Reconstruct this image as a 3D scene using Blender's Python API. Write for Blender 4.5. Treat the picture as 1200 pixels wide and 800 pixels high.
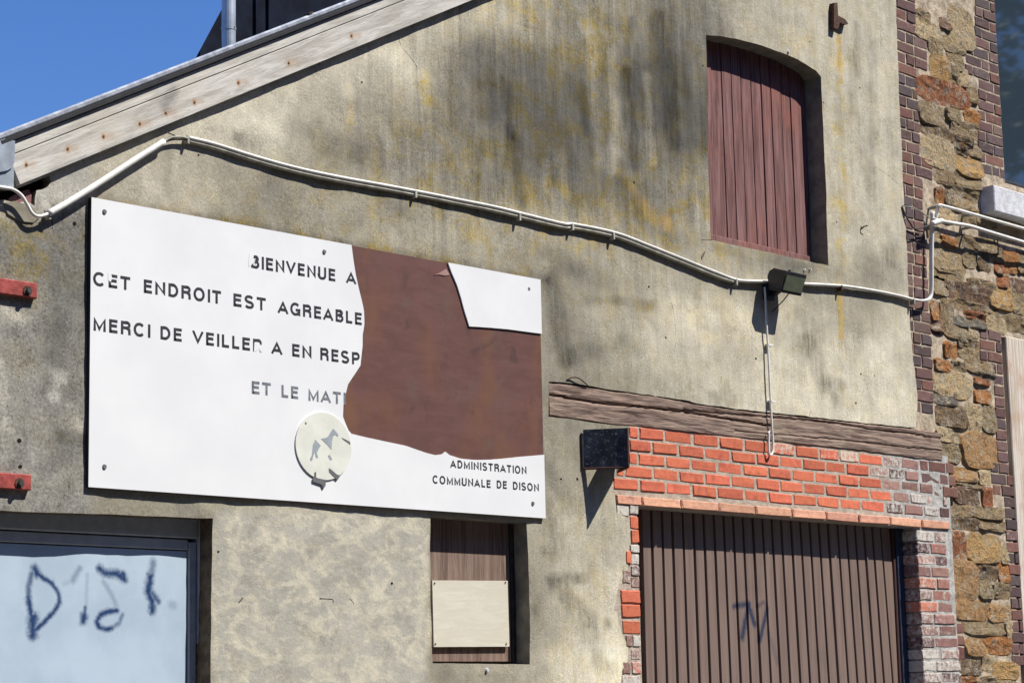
import bpy, bmesh, math, random
import numpy as np
from mathutils import Vector, noise
from mathutils.geometry import delaunay_2d_cdt, tessellate_polygon
random.seed(7); rng = np.random.default_rng(7)
for o in list(bpy.data.objects): bpy.data.objects.remove(o)
S = bpy.context.scene; C = S.collection

# ------------------------------------------------------------------ camera
D0 = 7.561            # metres from the lens to the wall plane (y = 0)
F = 2549.53
Rv = np.array([0.68908952, 0.1046291, 0.71708325])     # wall direction, seen in lens axes
Uv = np.array([-0.02127046, -0.98617568, 0.16433228])  # up
Nv = np.array([-0.724364, 0.12849234, 0.67733781])     # into the wall
cam = bpy.data.cameras.new('camera'); camo = bpy.data.objects.new('camera', cam); C.objects.link(camo)
cam.sensor_width = 36; cam.lens = F / 1200 * 36; cam.clip_end = 2000; cam.clip_start = 0.1
from mathutils import Matrix
def col(v): return Vector((v @ Rv, v @ Nv, v @ Uv))
cx, cy, cz = col(np.array([1., 0, 0])), col(np.array([0, -1., 0])), col(np.array([0, 0, -1.]))
camo.matrix_world = Matrix.Translation((0, -D0, 1.6)) @ Matrix(((cx.x, cy.x, cz.x), (cx.y, cy.y, cz.y), (cx.z, cy.z, cz.z))).to_4x4()
S.camera = camo

# ------------------------------------------------------------------ world and sun
SUN = Vector((0.55, -1.0, 1.55)).normalized()          # towards the sun
elev = math.asin(SUN.z); azim = math.atan2(SUN.x, SUN.y)
wd = bpy.data.worlds.new('World'); S.world = wd; wd.use_nodes = True
wn = wd.node_tree; bg = wn.nodes['Background']
sky = wn.nodes.new('ShaderNodeTexSky'); sky.sky_type = 'NISHITA'; sky.sun_disc = False
sky.sun_elevation = elev; sky.sun_rotation = azim; sky.air_density = 1.0; sky.dust_density = 0.1; sky.ozone_density = 3.0
hs = wn.nodes.new('ShaderNodeHueSaturation'); hs.inputs['Saturation'].default_value = 1.2; hs.inputs['Value'].default_value = 1.0
tn = wn.nodes.new('ShaderNodeMix'); tn.data_type = 'RGBA'; tn.blend_type = 'MULTIPLY'; tn.inputs[0].default_value = 1; tn.inputs[7].default_value = (1.4, 1.5, 2.0, 1)
wn.links.new(sky.outputs[0], hs.inputs['Color']); wn.links.new(hs.outputs[0], tn.inputs[6]); wn.links.new(tn.outputs[2], bg.inputs[0]); bg.inputs[1].default_value = 0.05
sl = bpy.data.lights.new('sun', 'SUN'); sl.energy = 5.0; sl.angle = math.radians(0.53); sl.color = (1, 0.965, 0.9)
so = bpy.data.objects.new('sun', sl); C.objects.link(so); so.location = (6, -8, 14)
so.rotation_euler = SUN.to_track_quat('Z', 'Y').to_euler()
S.view_settings.view_transform = 'Standard'; S.view_settings.look = 'None'
S.view_settings.exposure = 0.5; S.view_settings.gamma = 1

# ------------------------------------------------------------------ photograph point -> point on the plane d metres in front of the wall
def W(px, py, d=0.0):
    v = np.array([px - 600, py - 400, F]); r = np.array([v @ Rv, v @ Nv, v @ Uv]); r = r * (D0 - d) / r[1]
    return Vector((r[0], -d, r[2] + 1.6))
def XZ(px, py, d=0.0):
    w = W(px, py, d); return (w.x, w.z)
def proj(X, Z, Y=0.0):
    X = np.asarray(X, float); Z = np.asarray(Z, float)
    v = [Rv[i] * X + Nv[i] * (Y + D0) + Uv[i] * (Z - 1.6) for i in range(3)]
    return 600 + F * v[0] / v[2], 400 + F * v[1] / v[2]

# ------------------------------------------------------------------ object helpers
ORG = {}
def link(o): C.objects.link(o); return o
def thing(name, label, cat, loc, group=None):
    o = link(bpy.data.objects.new(name, None)); o.location = loc; o.empty_display_size = .2
    ORG[o.name] = Vector(loc); o['label'] = label; o['category'] = cat
    if group: o['group'] = group
    return o
def tag(o, label, cat, group=None):
    o['label'] = label; o['category'] = cat
    if group: o['group'] = group
    return o
def mk(name, verts, faces, mat, parent=None, label=None, smooth=False, kind=None):
    vs = [Vector(v) for v in verts]
    lo = Vector([min(v[i] for v in vs) for i in range(3)]); hi = Vector([max(v[i] for v in vs) for i in range(3)])
    c = (lo + hi) / 2
    me = bpy.data.meshes.new(name); me.from_pydata([v - c for v in vs], [], faces)
    if isinstance(mat, (list, tuple)):
        for m in mat: me.materials.append(m)
    else: me.materials.append(mat)
    me.validate()
    if smooth: me.polygons.foreach_set('use_smooth', [True] * len(me.polygons))
    o = link(bpy.data.objects.new(name, me)); ORG[o.name] = c
    if parent: o.parent = parent; o.location = c - ORG[parent.name]
    else: o.location = c
    if label: o['label'] = label
    if kind: o['kind'] = kind
    return o
class MB:
    def __init__(s): s.v = []; s.f = []
    def add(s, v, f):
        n = len(s.v); s.v += [tuple(q) for q in v]; s.f += [[i + n for i in g] for g in f]; return s
    def box(s, x0, x1, y0, y1, z0, z1, j=0.0):
        v = [(x, y, z) for x in (x0, x1) for y in (y0, y1) for z in (z0, z1)]
        if j: v = [tuple(q + random.uniform(-j, j) for q in p) for p in v]
        return s.add(v, [(0, 1, 3, 2), (4, 6, 7, 5), (0, 4, 5, 1), (2, 3, 7, 6), (0, 2, 6, 4), (1, 5, 7, 3)])
    def bbox(s, x0, x1, y0, y1, z0, z1, b):      # box with a bevelled front (front = y0)
        a = [(x0, y1, z0), (x1, y1, z0), (x1, y1, z1), (x0, y1, z1)]
        m = [(x0, y0 + b, z0), (x1, y0 + b, z0), (x1, y0 + b, z1), (x0, y0 + b, z1)]
        f = [(x0 + b, y0, z0 + b), (x1 - b, y0, z0 + b), (x1 - b, y0, z1 - b), (x0 + b, y0, z1 - b)]
        fs = [(8, 9, 10, 11)]
        for k in range(4):
            n = (k + 1) % 4; fs += [(k, n, n + 4, k + 4), (k + 4, n + 4, n + 8, k + 8)]
        return s.add(a + m + f, fs)
    def tube(s, pts, r, n=8, cap=True, sq=1.0):
        pts = [Vector(p) for p in pts]; rings = []; L = len(pts)
        rr = r if isinstance(r, (list, tuple)) else [r] * L
        base = len(s.v); up = Vector((0, 1, 0)) if abs((pts[-1] - pts[0]).normalized().y) < .9 else Vector((0, 0, 1))
        for i, p in enumerate(pts):
            t = (pts[min(i + 1, L - 1)] - pts[max(i - 1, 0)]).normalized()
            a = t.cross(up).normalized(); b = a.cross(t).normalized()
            for k in range(n):
                th = 2 * math.pi * k / n
                s.v.append(tuple(p + a * math.cos(th) * rr[i] + b * math.sin(th) * rr[i] * sq))
        for i in range(L - 1):
            for k in range(n):
                k2 = (k + 1) % n
                s.f.append([base + i * n + k, base + i * n + k2, base + (i + 1) * n + k2, base + (i + 1) * n + k])
        if cap:
            s.f.append([base + k for k in range(n)][::-1]); s.f.append([base + (L - 1) * n + k for k in range(n)])
        return s
    def poly(s, pts, y0, y1):                    # x,z outline extruded from y0 (front) to y1 (back)
        n = len(pts); v = [(p[0], y0, p[1]) for p in pts] + [(p[0], y1, p[1]) for p in pts]
        tr = tessellate_polygon([[Vector((p[0], p[1], 0)) for p in pts]])
        f = [list(t) for t in tr] + [[i + n for i in t][::-1] for t in tr]
        f += [[i, (i + 1) % n, (i + 1) % n + n, i + n] for i in range(n)]
        return s.add(v, f)
    def build(s, name, mat, parent=None, label=None, smooth=False, kind=None, recalc=True):
        o = mk(name, s.v, s.f, mat, parent, label, smooth, kind)
        if recalc:
            bm = bmesh.new(); bm.from_mesh(o.data); bmesh.ops.recalc_face_normals(bm, faces=bm.faces); bm.to_mesh(o.data); bm.free()
        return o
def inpoly(px, py, poly):
    x = np.asarray(px); y = np.asarray(py); r = np.zeros(x.shape, bool); n = len(poly)
    for i in range(n):
        x0, y0 = poly[i]; x1, y1 = poly[(i + 1) % n]
        if y0 == y1: continue
        c = ((y0 > y) != (y1 > y)) & (x < (x1 - x0) * (y - y0) / (y1 - y0) + x0); r ^= c
    return r
def rough(pts, step=.03, amp=.004, seed=0, closed=True):   # subdivide an outline and roughen it
    out = []; n = len(pts)
    for i in range(n if closed else n - 1):
        a, b = Vector(pts[i]), Vector(pts[(i + 1) % n]); L = (b - a).length; k = max(1, int(L / step))
        nn = Vector((-(b - a).y, (b - a).x)).normalized()
        for q in range(k):
            p = a.lerp(b, q / k); w = noise.noise(Vector((p.x * 9 + seed, p.y * 9, seed))) + .6 * noise.noise(Vector((p.x * 31 + seed, p.y * 31, seed)))
            if q == 0: w *= .4
            p = p + nn * w * amp; out.append((p.x, p.y))
    return out
def smooth_path(pts, sub=5):
    pts = [Vector(p) for p in pts]; out = []
    for i in range(len(pts) - 1):
        p0, p1, p2, p3 = pts[max(i - 1, 0)], pts[i], pts[i + 1], pts[min(i + 2, len(pts) - 1)]
        for k in range(sub):
            t = k / sub
            out.append(.5 * ((2 * p1) + (p2 - p0) * t + (2 * p0 - 5 * p1 + 4 * p2 - p3) * t * t + (3 * p1 - p0 - 3 * p2 + p3) * t ** 3))
    out.append(pts[-1]); return out

# ------------------------------------------------------------------ materials
class NT:
    def __init__(s, name):
        s.m = bpy.data.materials.new(name); s.m.use_nodes = True; s.t = s.m.node_tree; s.b = s.t.nodes['Principled BSDF']
        s.geo = s.t.nodes.new('ShaderNodeNewGeometry'); s.P = s.geo.outputs['Position']
        s.tc = s.t.nodes.new('ShaderNodeTexCoord'); s.O = s.tc.outputs['Object']
        s.oi = s.t.nodes.new('ShaderNodeObjectInfo')
    def put(s, inp, v):
        if isinstance(v, bpy.types.NodeSocket): s.t.links.new(v, inp)
        elif v is not None:
            if hasattr(inp.default_value, '__len__') and not hasattr(v, '__len__'): v = (v,) * len(inp.default_value)
            if hasattr(inp.default_value, '__len__') and len(inp.default_value) == 4 and len(v) == 3: v = (*v, 1)
            inp.default_value = v
    def math(s, op, a, b=None, c=None, clamp=False):
        n = s.t.nodes.new('ShaderNodeMath'); n.operation = op; n.use_clamp = clamp
        for i, v in enumerate((a, b, c)):
            if v is not None: s.put(n.inputs[i], v)
        return n.outputs[0]
    def vm(s, op, a, b=None, sc=None, out=0):
        n = s.t.nodes.new('ShaderNodeVectorMath'); n.operation = op
        s.put(n.inputs[0], a)
        if b is not None: s.put(n.inputs[1], b)
        if sc is not None: s.put(n.inputs['Scale'], sc)
        return n.outputs[out]
    def noise(s, vec, scale, detail=4, rough=.55, dist=0, stretch=None):
        if stretch: vec = s.vm('MULTIPLY', vec, stretch)
        n = s.t.nodes.new('ShaderNodeTexNoise'); s.put(n.inputs['Vector'], vec)
        n.inputs['Scale'].default_value = scale; n.inputs['Detail'].default_value = detail; n.inputs['Roughness'].default_value = rough
        n.inputs['Distortion'].default_value = dist; return n.outputs['Fac']
    def voro(s, vec, scale, feature='F1', out='Distance', rnd=1):
        n = s.t.nodes.new('ShaderNodeTexVoronoi'); n.feature = feature; s.put(n.inputs['Vector'], vec)
        n.inputs['Scale'].default_value = scale; n.inputs['Randomness'].default_value = rnd; return n.outputs[out]
    def ramp(s, f, a, b, lo=0., hi=1., sm=True):
        n = s.t.nodes.new('ShaderNodeMapRange'); n.interpolation_type = 'SMOOTHSTEP' if sm else 'LINEAR'
        s.put(n.inputs[0], f); s.put(n.inputs[1], a); s.put(n.inputs[2], b); s.put(n.inputs[3], lo); s.put(n.inputs[4], hi); return n.outputs[0]
    def mix(s, f, a, b, mode='MIX'):
        n = s.t.nodes.new('ShaderNodeMix'); n.data_type = 'RGBA'; n.blend_type = mode
        s.put(n.inputs[0], f); s.put(n.inputs[6], a); s.put(n.inputs[7], b); return n.outputs[2]
    def attr(s, name, out='Color'):
        n = s.t.nodes.new('ShaderNodeAttribute'); n.attribute_name = name; return n.outputs[out]
    def sep(s, v):
        n = s.t.nodes.new('ShaderNodeSeparateXYZ'); s.put(n.inputs[0], v); return n.outputs
    def bump(s, h, strength=.3, dist=.01):
        n = s.t.nodes.new('ShaderNodeBump'); n.inputs['Strength'].default_value = strength; n.inputs['Distance'].default_value = dist
        s.put(n.inputs['Height'], h); s.t.links.new(n.outputs[0], s.b.inputs['Normal'])
    def out(s, colr=None, r=.8, spec=.3, metal=0):
        if colr is not None: s.put(s.b.inputs['Base Color'], colr)
        s.put(s.b.inputs['Roughness'], r); s.put(s.b.inputs['Specular IOR Level'], spec); s.put(s.b.inputs['Metallic'], metal)
        return s.m
    def stroke(s, segs, xs='X'):                 # spray strokes: list of (x0,z0,x1,z1,width,strength) in wall metres
        x, _, z = s.sep(s.P); cmb = s.t.nodes.new('ShaderNodeCombineXYZ'); s.put(cmb.inputs[0], x); s.put(cmb.inputs[1], z)
        wob = s.noise(s.P, 60, 3, .6); tot = None; p = cmb.outputs[0]
        for (x0, z0, x1, z1, w, k) in segs:
            ab = (x1 - x0, z1 - z0, 0); L2 = max(ab[0] ** 2 + ab[1] ** 2, 1e-8)
            pa = s.vm('SUBTRACT', p, (x0, z0, 0)); h = s.math('MULTIPLY', s.vm('DOT_PRODUCT', pa, ab, out=1), 1 / L2, clamp=True)
            dd = s.vm('LENGTH', s.vm('SUBTRACT', pa, s.vm('SCALE', ab, sc=h)), out=1)
            dd = s.math('ADD', dd, s.math('MULTIPLY', s.math('SUBTRACT', wob, .5), w * .9))
            v = s.ramp(dd, 0, w * 1.2, k, 0.)
            tot = v if tot is None else s.math('MAXIMUM', tot, v)
        return tot

def simple(name, c, r=.7, spec=.3, metal=0, var=.12, scale=25, bump=0, bs=60):
    m = NT(name); f = m.noise(m.P, scale, 5, .6)
    m.out(m.mix(m.ramp(f, .3, .7), tuple(v * (1 - var) for v in c), tuple(min(v * (1 + var), 1) for v in c)), m.ramp(f, .2, .8, r - .08, min(r + .08, 1)), spec, metal)
    if bump: m.bump(m.noise(m.P, bs, 5, .6), bump, .005)
    return m.m

def mat_plaster():
    m = NT('aged_plaster'); paint = m.attr('paint'); mask = m.sep(m.attr('mask', 'Vector'))
    big = m.noise(m.P, 2.6, 7, .62, .3); mid = m.noise(m.P, 11, 8, .68, .2); fine = m.noise(m.P, 70, 7, .72)
    strk = m.noise(m.P, 1, 7, .62, .25, stretch=(16, 3, 1.5)); strk2 = m.noise(m.P, 1, 6, .6, 0, stretch=(55, 5, 3.2))
    v = m.math('ADD', 1, m.math('MULTIPLY', m.math('SUBTRACT', mid, .5), m.math('ADD', .75, m.math('MULTIPLY', mask[2], .9))))
    v = m.math('ADD', v, m.math('MULTIPLY', m.math('SUBTRACT', big, .5), .75))
    v = m.math('ADD', v, m.math('MULTIPLY', m.math('SUBTRACT', fine, .5), m.math('ADD', .6, m.math('MULTIPLY', mask[2], 1.5))))
    st = m.math('ADD', m.math('MULTIPLY', m.math('SUBTRACT', strk, .5), 1.5), m.math('MULTIPLY', m.math('SUBTRACT', strk2, .5), 1.0))
    v = m.math('ADD', v, m.math('MULTIPLY', st, mask[0]))
    gr = m.noise(m.P, 120, 5, .8); gr2 = m.ramp(m.noise(m.P, 8, 6, .65), .4, .62, .35, 1.3)
    v = m.math('ADD', v, m.math('MULTIPLY', m.math('MULTIPLY', m.math('SUBTRACT', gr, .5), gr2), 1.9))
    sn = m.math('ADD', m.math('MULTIPLY', strk2, .35), m.math('ADD', m.math('MULTIPLY', m.noise(m.P, 1, 7, .7, .3, stretch=(24, 5, 7)), .45), m.math('MULTIPLY', fine, .3)))
    v = m.math('MULTIPLY', v, m.math('SUBTRACT', 1, m.math('MULTIPLY', m.attr('stain', 'Fac'), m.ramp(sn, .44, .66, .05, .95)), clamp=True))
    v = m.math('MAXIMUM', v, .2)
    c = m.mix(1, paint, m.vm('SCALE', (1, 1, 1), sc=v), 'MULTIPLY')
    # ochre lichen film
    och = m.ramp(m.noise(m.P, 6, 9, .74, .4), .42, .66); och2 = m.ramp(m.noise(m.P, 42, 5, .7), .38, .62, .35, 1)
    oa = m.attr('ochre', 'Fac'); of = m.math('MULTIPLY', m.math('MULTIPLY', och, och2), m.math('MULTIPLY', oa, 1.6))
    c = m.mix(m.math('MULTIPLY', of, .95, clamp=True), c, m.mix(1, c, (1.10, .92, .43), 'MULTIPLY'))
    c = m.mix(m.math('MULTIPLY', m.ramp(m.math('ADD', oa, m.math('MULTIPLY', m.math('SUBTRACT', strk2, .5), 1.0)), 1.45, 2.2), .8), c, m.mix(fine, (.36, .20, .05), (.52, .36, .13)))
    # cement repair: grey clouds parted by pale seams
    wv = m.vm('ADD', m.P, m.vm('SCALE', m.vm('SUBTRACT', m.t.nodes.new('ShaderNodeTexNoise').outputs['Color'], (.5, .5, .5)), sc=.0))
    n3 = m.t.nodes.new('ShaderNodeTexNoise'); n3.inputs['Scale'].default_value = 5; n3.inputs['Detail'].default_value = 5; m.put(n3.inputs['Vector'], m.P)
    wv = m.vm('ADD', m.P, m.vm('SCALE', m.vm('SUBTRACT', n3.outputs['Color'], (.5, .5, .5)), sc=.16))
    vd = m.voro(m.vm('MULTIPLY', wv, (1.0, 1.0, 1.7)), 7.5, 'DISTANCE_TO_EDGE')
    cl = m.math('ADD', m.math('MULTIPLY', m.ramp(vd, 0, .25), .13), m.noise(m.P, 1, 9, .7, .5, stretch=(7, 6, 10)))
    cell = m.mix(m.noise(m.P, 4, 4), (.265, .255, .225), (.37, .35, .285))
    blk = m.mix(m.ramp(cl, .40, .62), (.45, .415, .32), cell)
    blk = m.mix(m.ramp(m.noise(m.P, 1, 8, .72, .4, stretch=(13, 9, 20)), .56, .70, 0, .55), blk, (.50, .465, .36))
    blk = m.mix(m.ramp(m.noise(m.P, 1, 7, .7, .4, stretch=(5, 7, 8)), .5, .34, 0, .5), blk, (.20, .185, .155))
    blk = m.mix(1, blk, m.vm('SCALE', (1, 1, 1), sc=m.math('ADD', .32, m.math('MULTIPLY', m.math('ADD', mid, m.math('ADD', fine, gr)), .6))), 'MULTIPLY')
    c = m.mix(m.math('MULTIPLY', mask[1], .9), c, blk)
    # black lichen specks
    sp = m.ramp(m.noise(m.P, 95, 3, .6), .63, .72); sp = m.math('MULTIPLY', sp, m.ramp(mid, .45, .62))
    c = m.mix(m.math('MULTIPLY', sp, m.math('ADD', .25, m.math('MULTIPLY', mask[2], .65))), c, (.05, .05, .045))
    hsum = m.math('ADD', m.math('MULTIPLY', mid, .7), m.math('MULTIPLY', fine, .35))
    m.bump(m.math('ADD', hsum, m.math('MULTIPLY', m.noise(m.P, 240, 3, .6), .12)), .55, .012)
    return m.out(c, .92, .15)
def mat_brick(name, mort=(.55, .52, .46)):
    m = NT(name); base = m.oi.outputs['Color']; al = m.oi.outputs['Alpha']
    off = m.vm('ADD', m.P, m.vm('SCALE', (7, 3, 5), sc=m.oi.outputs['Random']))
    f = m.noise(off, 28, 6, .68); g = m.noise(off, 110, 5, .7)
    c = m.mix(1, base, m.vm('SCALE', (1, 1, 1), sc=m.math('ADD', .42, m.math('ADD', m.math('MULTIPLY', f, .7), m.math('MULTIPLY', g, .46)))), 'MULTIPLY')
    c = m.mix(m.ramp(m.noise(off, 16, 5, .6), .52, .72, 0, .55), c, m.mix(1, base, (.5, .42, .5), 'MULTIPLY'))
    w = m.math('ADD', m.noise(m.P, 30, 6, .7), m.math('SUBTRACT', al, .52))
    c = m.mix(m.ramp(w, .38, .62), c, mort)
    m.bump(m.math('ADD', m.math('MULTIPLY', f, .5), g), .6, .006)
    return m.out(c, .88, .2)
def mat_stone():
    m = NT('rubble_stone'); base = m.oi.outputs['Color']; rv = m.oi.outputs['Random']
    off = m.vm('ADD', m.P, m.vm('SCALE', (9, 4, 6), sc=rv))
    f = m.noise(off, 22, 8, .72, .7); g = m.noise(off, 90, 6, .75); k = m.noise(off, 9, 7, .68, 1.2); sm = m.noise(m.P, 16, 7, .7)
    c = m.mix(1, base, m.vm('SCALE', (1, 1, 1), sc=m.math('ADD', .05, m.math('ADD', m.math('MULTIPLY', f, 1.15), m.math('MULTIPLY', g, .85)))), 'MULTIPLY')
    c = m.mix(m.ramp(f, .50, .64, 0, .65), c, m.mix(rv, (.52, .27, .08), (.46, .34, .18)))
    c = m.mix(m.ramp(k, .55, .64, 0, .7), c, (.13, .105, .085))
    c = m.mix(m.ramp(k, .45, .35, 0, .7), c, (.52, .44, .30))
    c = m.mix(m.ramp(m.math('ADD', sm, m.math('MULTIPLY', m.math('SUBTRACT', g, .5), .5)), .54, .62, 0, .75), c, (.54, .48, .38))
    c = m.mix(m.ramp(m.noise(off, 26, 7, .78, 1.6), .55, .64, 0, .85), c, (.05, .04, .03))
    m.bump(m.math('ADD', m.math('MULTIPLY', f, 1.3), m.math('ADD', g, m.math('MULTIPLY', k, 1.5))), 1.0, .028)
    return m.out(c, .92, .15)
def mat_mortar(name, a, b):
    m = NT(name); f = m.noise(m.P, 18, 7, .7); g = m.noise(m.P, 120, 5, .7)
    c = m.mix(m.ramp(m.math('ADD', m.math('MULTIPLY', f, .7), m.math('MULTIPLY', g, .3)), .35, .65), a, b)
    m.bump(m.math('ADD', f, m.math('MULTIPLY', g, .5)), .8, .012)
    return m.out(c, .95, .1)
def mat_wood(name, a, b, dark, sx=(2.2, 40, 40), coord='O', crack=.4, r=.85, tint=None, bs=.4, nails=False):
    m = NT(name); P = m.O if coord == 'O' else m.P
    g = m.noise(P, 1, 8, .68, .6, stretch=sx); h = m.noise(P, 1, 5, .6, .3, stretch=tuple(q * 3.2 for q in sx)); p = m.noise(P, 3, 6, .6)
    c = m.mix(m.ramp(g, .36, .64), a, b)
    c = m.mix(m.ramp(h, .6, .75, 0, crack), c, dark)
    if tint: c = m.mix(m.ramp(p, .48, .68, 0, .7), c, tint)
    if nails: c = m.mix(m.stroke([(*XZ(x, y, .04), *XZ(x + 9, y - 1, .04), (.018 + .012 * ((x * 7) % 3) / 2), .38) for x, y in NAILS] + [(*XZ(x, y - 1, .04), *XZ(x, y + 1.5, .04), .017, .95) for x, y in NAILS]), c, (.38, .23, .12))
    if nails: c = m.mix(m.stroke([(*XZ(204, 107, .04), *XZ(193, 124, .04), .045, .6), (*XZ(60, 200, .04), *XZ(100, 185, .04), .02, .35), (*XZ(120, 176, .04), *XZ(215, 140, .04), .018, .4)]), c, (.16, .15, .135))
    m.bump(m.math('ADD', g, m.math('MULTIPLY', h, .6)), bs, .01)
    return m.out(c, r, .25)

NAILS = [(31, 193), (79.5, 174.5), (121.5, 160), (164, 145), (194.5, 132.5), (228, 120), (279.5, 97), (338.5, 74), (412, 42)]
M = {}
M['plaster'] = mat_plaster()
M['reveal'] = simple('reveal_plaster', (.22, .20, .155), .9, .1, var=.25, scale=14, bump=.4)
M['brick'] = mat_brick('weathered_brick'); M['orange'] = mat_brick('orange_brick', (.60, .52, .42))
M['stone'] = mat_stone()
m = NT('lime_mortar'); f = m.noise(m.P, 18, 7, .7); g = m.noise(m.P, 120, 5, .7); x_, _, z_ = m.sep(m.P)
fg = m.ramp(m.math('ADD', m.math('MULTIPLY', f, .7), m.math('MULTIPLY', g, .3)), .35, .65)
c = m.mix(m.ramp(m.math('ADD', x_, m.math('MULTIPLY', m.math('SUBTRACT', f, .5), .5)), W(1020, 560).x, W(1062, 560).x), m.mix(fg, (.33, .275, .22), (.55, .46, .37)), m.mix(fg, (.27, .255, .23), (.58, .56, .53)))
m.bump(m.math('ADD', f, m.math('MULTIPLY', g, .5)), .8, .012); M['mortar'] = m.out(c, .95, .1)
M['mortar2'] = mat_mortar('sandy_mortar', (.22, .18, .13), (.62, .51, .38))
M['beam'] = mat_wood('hewn_beam_wood', (.125, .083, .066), (.32, .228, .178), (.05, .033, .027), sx=(2.5, 45, 34), coord='P', crack=.75, tint=(.30, .23, .17), bs=.9)
M['board'] = mat_wood('flaking_painted_wood', (.37, .345, .30), (.58, .555, .50), (.16, .14, .11), sx=(3, 30, 22), crack=.5, tint=(.50, .46, .39), nails=True)
M['shutter'] = mat_wood('faded_red_planks', (.12, .056, .05), (.245, .13, .122), (.07, .03, .027), sx=(38, 38, 2.2), coord='P', crack=.5, tint=(.27, .10, .075), bs=.3)
M['signback'] = None
m = NT('bare_brown_panel'); g = m.noise(m.P, 1, 7, .65, .3, stretch=(4, 4, 14)); k = m.noise(m.P, 4, 6, .65, .4)
x_, _, z_ = m.sep(m.P)
c = m.mix(m.ramp(g, .35, .65), (.112, .050, .040), (.140, .064, .052)); c = m.mix(m.ramp(k, .5, .75, 0, .7), c, (.125, .085, .066))
c = m.mix(m.ramp(m.noise(m.P, 1, 5, .55, .2, stretch=(3.5, 3, 1.6)), .5, .72, 0, .75), c, (.175, .08, .038))
c = m.mix(m.ramp(m.noise(m.P, 1, 6, .65, .8, stretch=(5, 5, 4)), .56, .74, 0, .75), c, (.055, .034, .03))
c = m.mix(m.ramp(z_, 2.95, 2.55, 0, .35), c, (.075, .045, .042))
c = m.mix(m.ramp(m.noise(m.P, 60, 5, .7), .62, .74, 0, .35), c, (.20, .10, .07))
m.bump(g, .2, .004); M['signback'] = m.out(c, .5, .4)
m = NT('white_sign_sheet'); f = m.noise(m.P, 3, 5, .6)
M['white'] = m.out(m.mix(m.ramp(f, .3, .75), (.71, .715, .715), (.755, .757, .75)), m.ramp(f, .3, .7, .28, .42), .45)
M['ink'] = simple('black_lettering', (.035, .035, .04), .5, var=.3, scale=60)
M['inkgrey'] = simple('worn_grey_lettering', (.16, .17, .19), .5, var=.3, scale=60)
M['disc'] = simple('cream_disc', (.66, .66, .58), .5, var=.06, scale=10)
M['dog'] = simple('blue_grey_print', (.29, .32, .345), .5, var=.12)
M['darkgrey'] = simple('dark_grey', (.13, .13, .135), .6)
M['black'] = simple('shade_black', (.02, .02, .022), .6)  # shade put into the colour of sign edge and verge strip
M['pvc'] = simple('pale_conduit', (.74, .72, .66), .4, .4, var=.12, scale=18)
M['pvcgrey'] = simple('grimy_conduit', (.36, .34, .28), .6, var=.3, scale=22)
M['cable'] = simple('dark_cable', (.05, .048, .045), .6)
M['zinc'] = simple('zinc', (.42, .47, .52), .42, .5, .55, var=.12, scale=8)
M['verge'] = simple('grey_metal_trim', (.40, .42, .45), .4, .5, .5, var=.15)
M['slate'] = simple('dark_slate', (.009, .012, .022), .9, .08, var=.4, scale=8, bump=.2)
M['roof'] = simple('roof_tile', (.10, .09, .085), .8, var=.3, scale=9, bump=.4)
M['redpaint'] = simple('red_painted_iron', (.30, .055, .045), .55, .4, var=.3, scale=30, bump=.3)
M['rust'] = simple('rusty_iron', (.07, .035, .022), .8, var=.5, scale=50, bump=.6)
M['lampbody'] = simple('black_lamp_casing', (.022, .022, .026), .45, .5, var=.3)
M['lamptop'] = simple('grey_lamp_casing', (.07, .07, .08), .45, .5, var=.2)
m = NT('lamp_glass'); M['lampglass'] = m.out(m.mix(m.noise(m.P, 30, 3), (.10, .12, .08), (.20, .22, .14)), .15, .6)
m = NT('scuffed_black_sheet'); f = m.noise(m.P, 14, 6, .65, .6); g = m.noise(m.P, 55, 5, .7, 1)
c = m.mix(m.ramp(f, .4, .7), (.012, .013, .017), (.035, .045, .065)); c = m.mix(m.ramp(g, .57, .64, 0, .7), c, (.30, .30, .29))
M['vsign'] = m.out(c, m.ramp(f, .3, .7, .3, .6), .5)
m = NT('rust_brown_sheet_edge'); M['vedge'] = m.out((.06, .025, .02), .7)
M['frameblue'] = simple('slate_blue_frame', (.38, .40, .41), .5, .4, var=.1)
M['soffit'] = simple('brown_lintel_soffit', (.14, .095, .055), .9, var=.4, scale=20, bump=.4)
M['pane_board'] = mat_wood('weathered_brown_board', (.13, .085, .065), (.25, .175, .14), (.07, .045, .035), sx=(45, 45, 2.5), coord='P', crack=.55, tint=(.19, .12, .09))
m = NT('yellowed_paper'); f = m.noise(m.P, 9, 5, .65, 1.2, stretch=(.5, 1, 2.6)); g = m.noise(m.P, 60, 4, .7)
c = m.mix(m.ramp(f, .4, .7), (.56, .52, .42), (.62, .585, .485)); c = m.mix(m.ramp(g, .6, .75, 0, .25), c, (.5, .43, .31))
M['paper'] = m.out(c, .7, .2)
M['darkroom'] = simple('dark_interior', (.012, .012, .014), .9)
m = NT('window_glass'); m.out((.03, .045, .06), .03, .8); M['glass'] = m.m
M['wframe'] = simple('dark_window_frame', (.035, .033, .032), .6, var=.3)
M['sill'] = mat_mortar('white_sill_stone', (.52, .52, .54), (.74, .74, .76))
M['oldwood'] = mat_wood('bleached_board', (.42, .34, .26), (.68, .62, .54), (.22, .13, .09), sx=(40, 40, 1.6), coord='P', crack=.5, tint=(.42, .25, .16))
M['asphalt'] = simple('asphalt', (.052, .052, .055), .9, var=.3, scale=60, bump=.5)
M['paving'] = simple('concrete_paving', (.13, .125, .115), .9, var=.2, scale=9, bump=.3)
M['earth'] = simple('ground_earth', (.07, .065, .05), .95, var=.3, scale=1)
M['kerb'] = simple('kerb_stone', (.27, .26, .25), .9, var=.2, scale=12, bump=.3)
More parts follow.
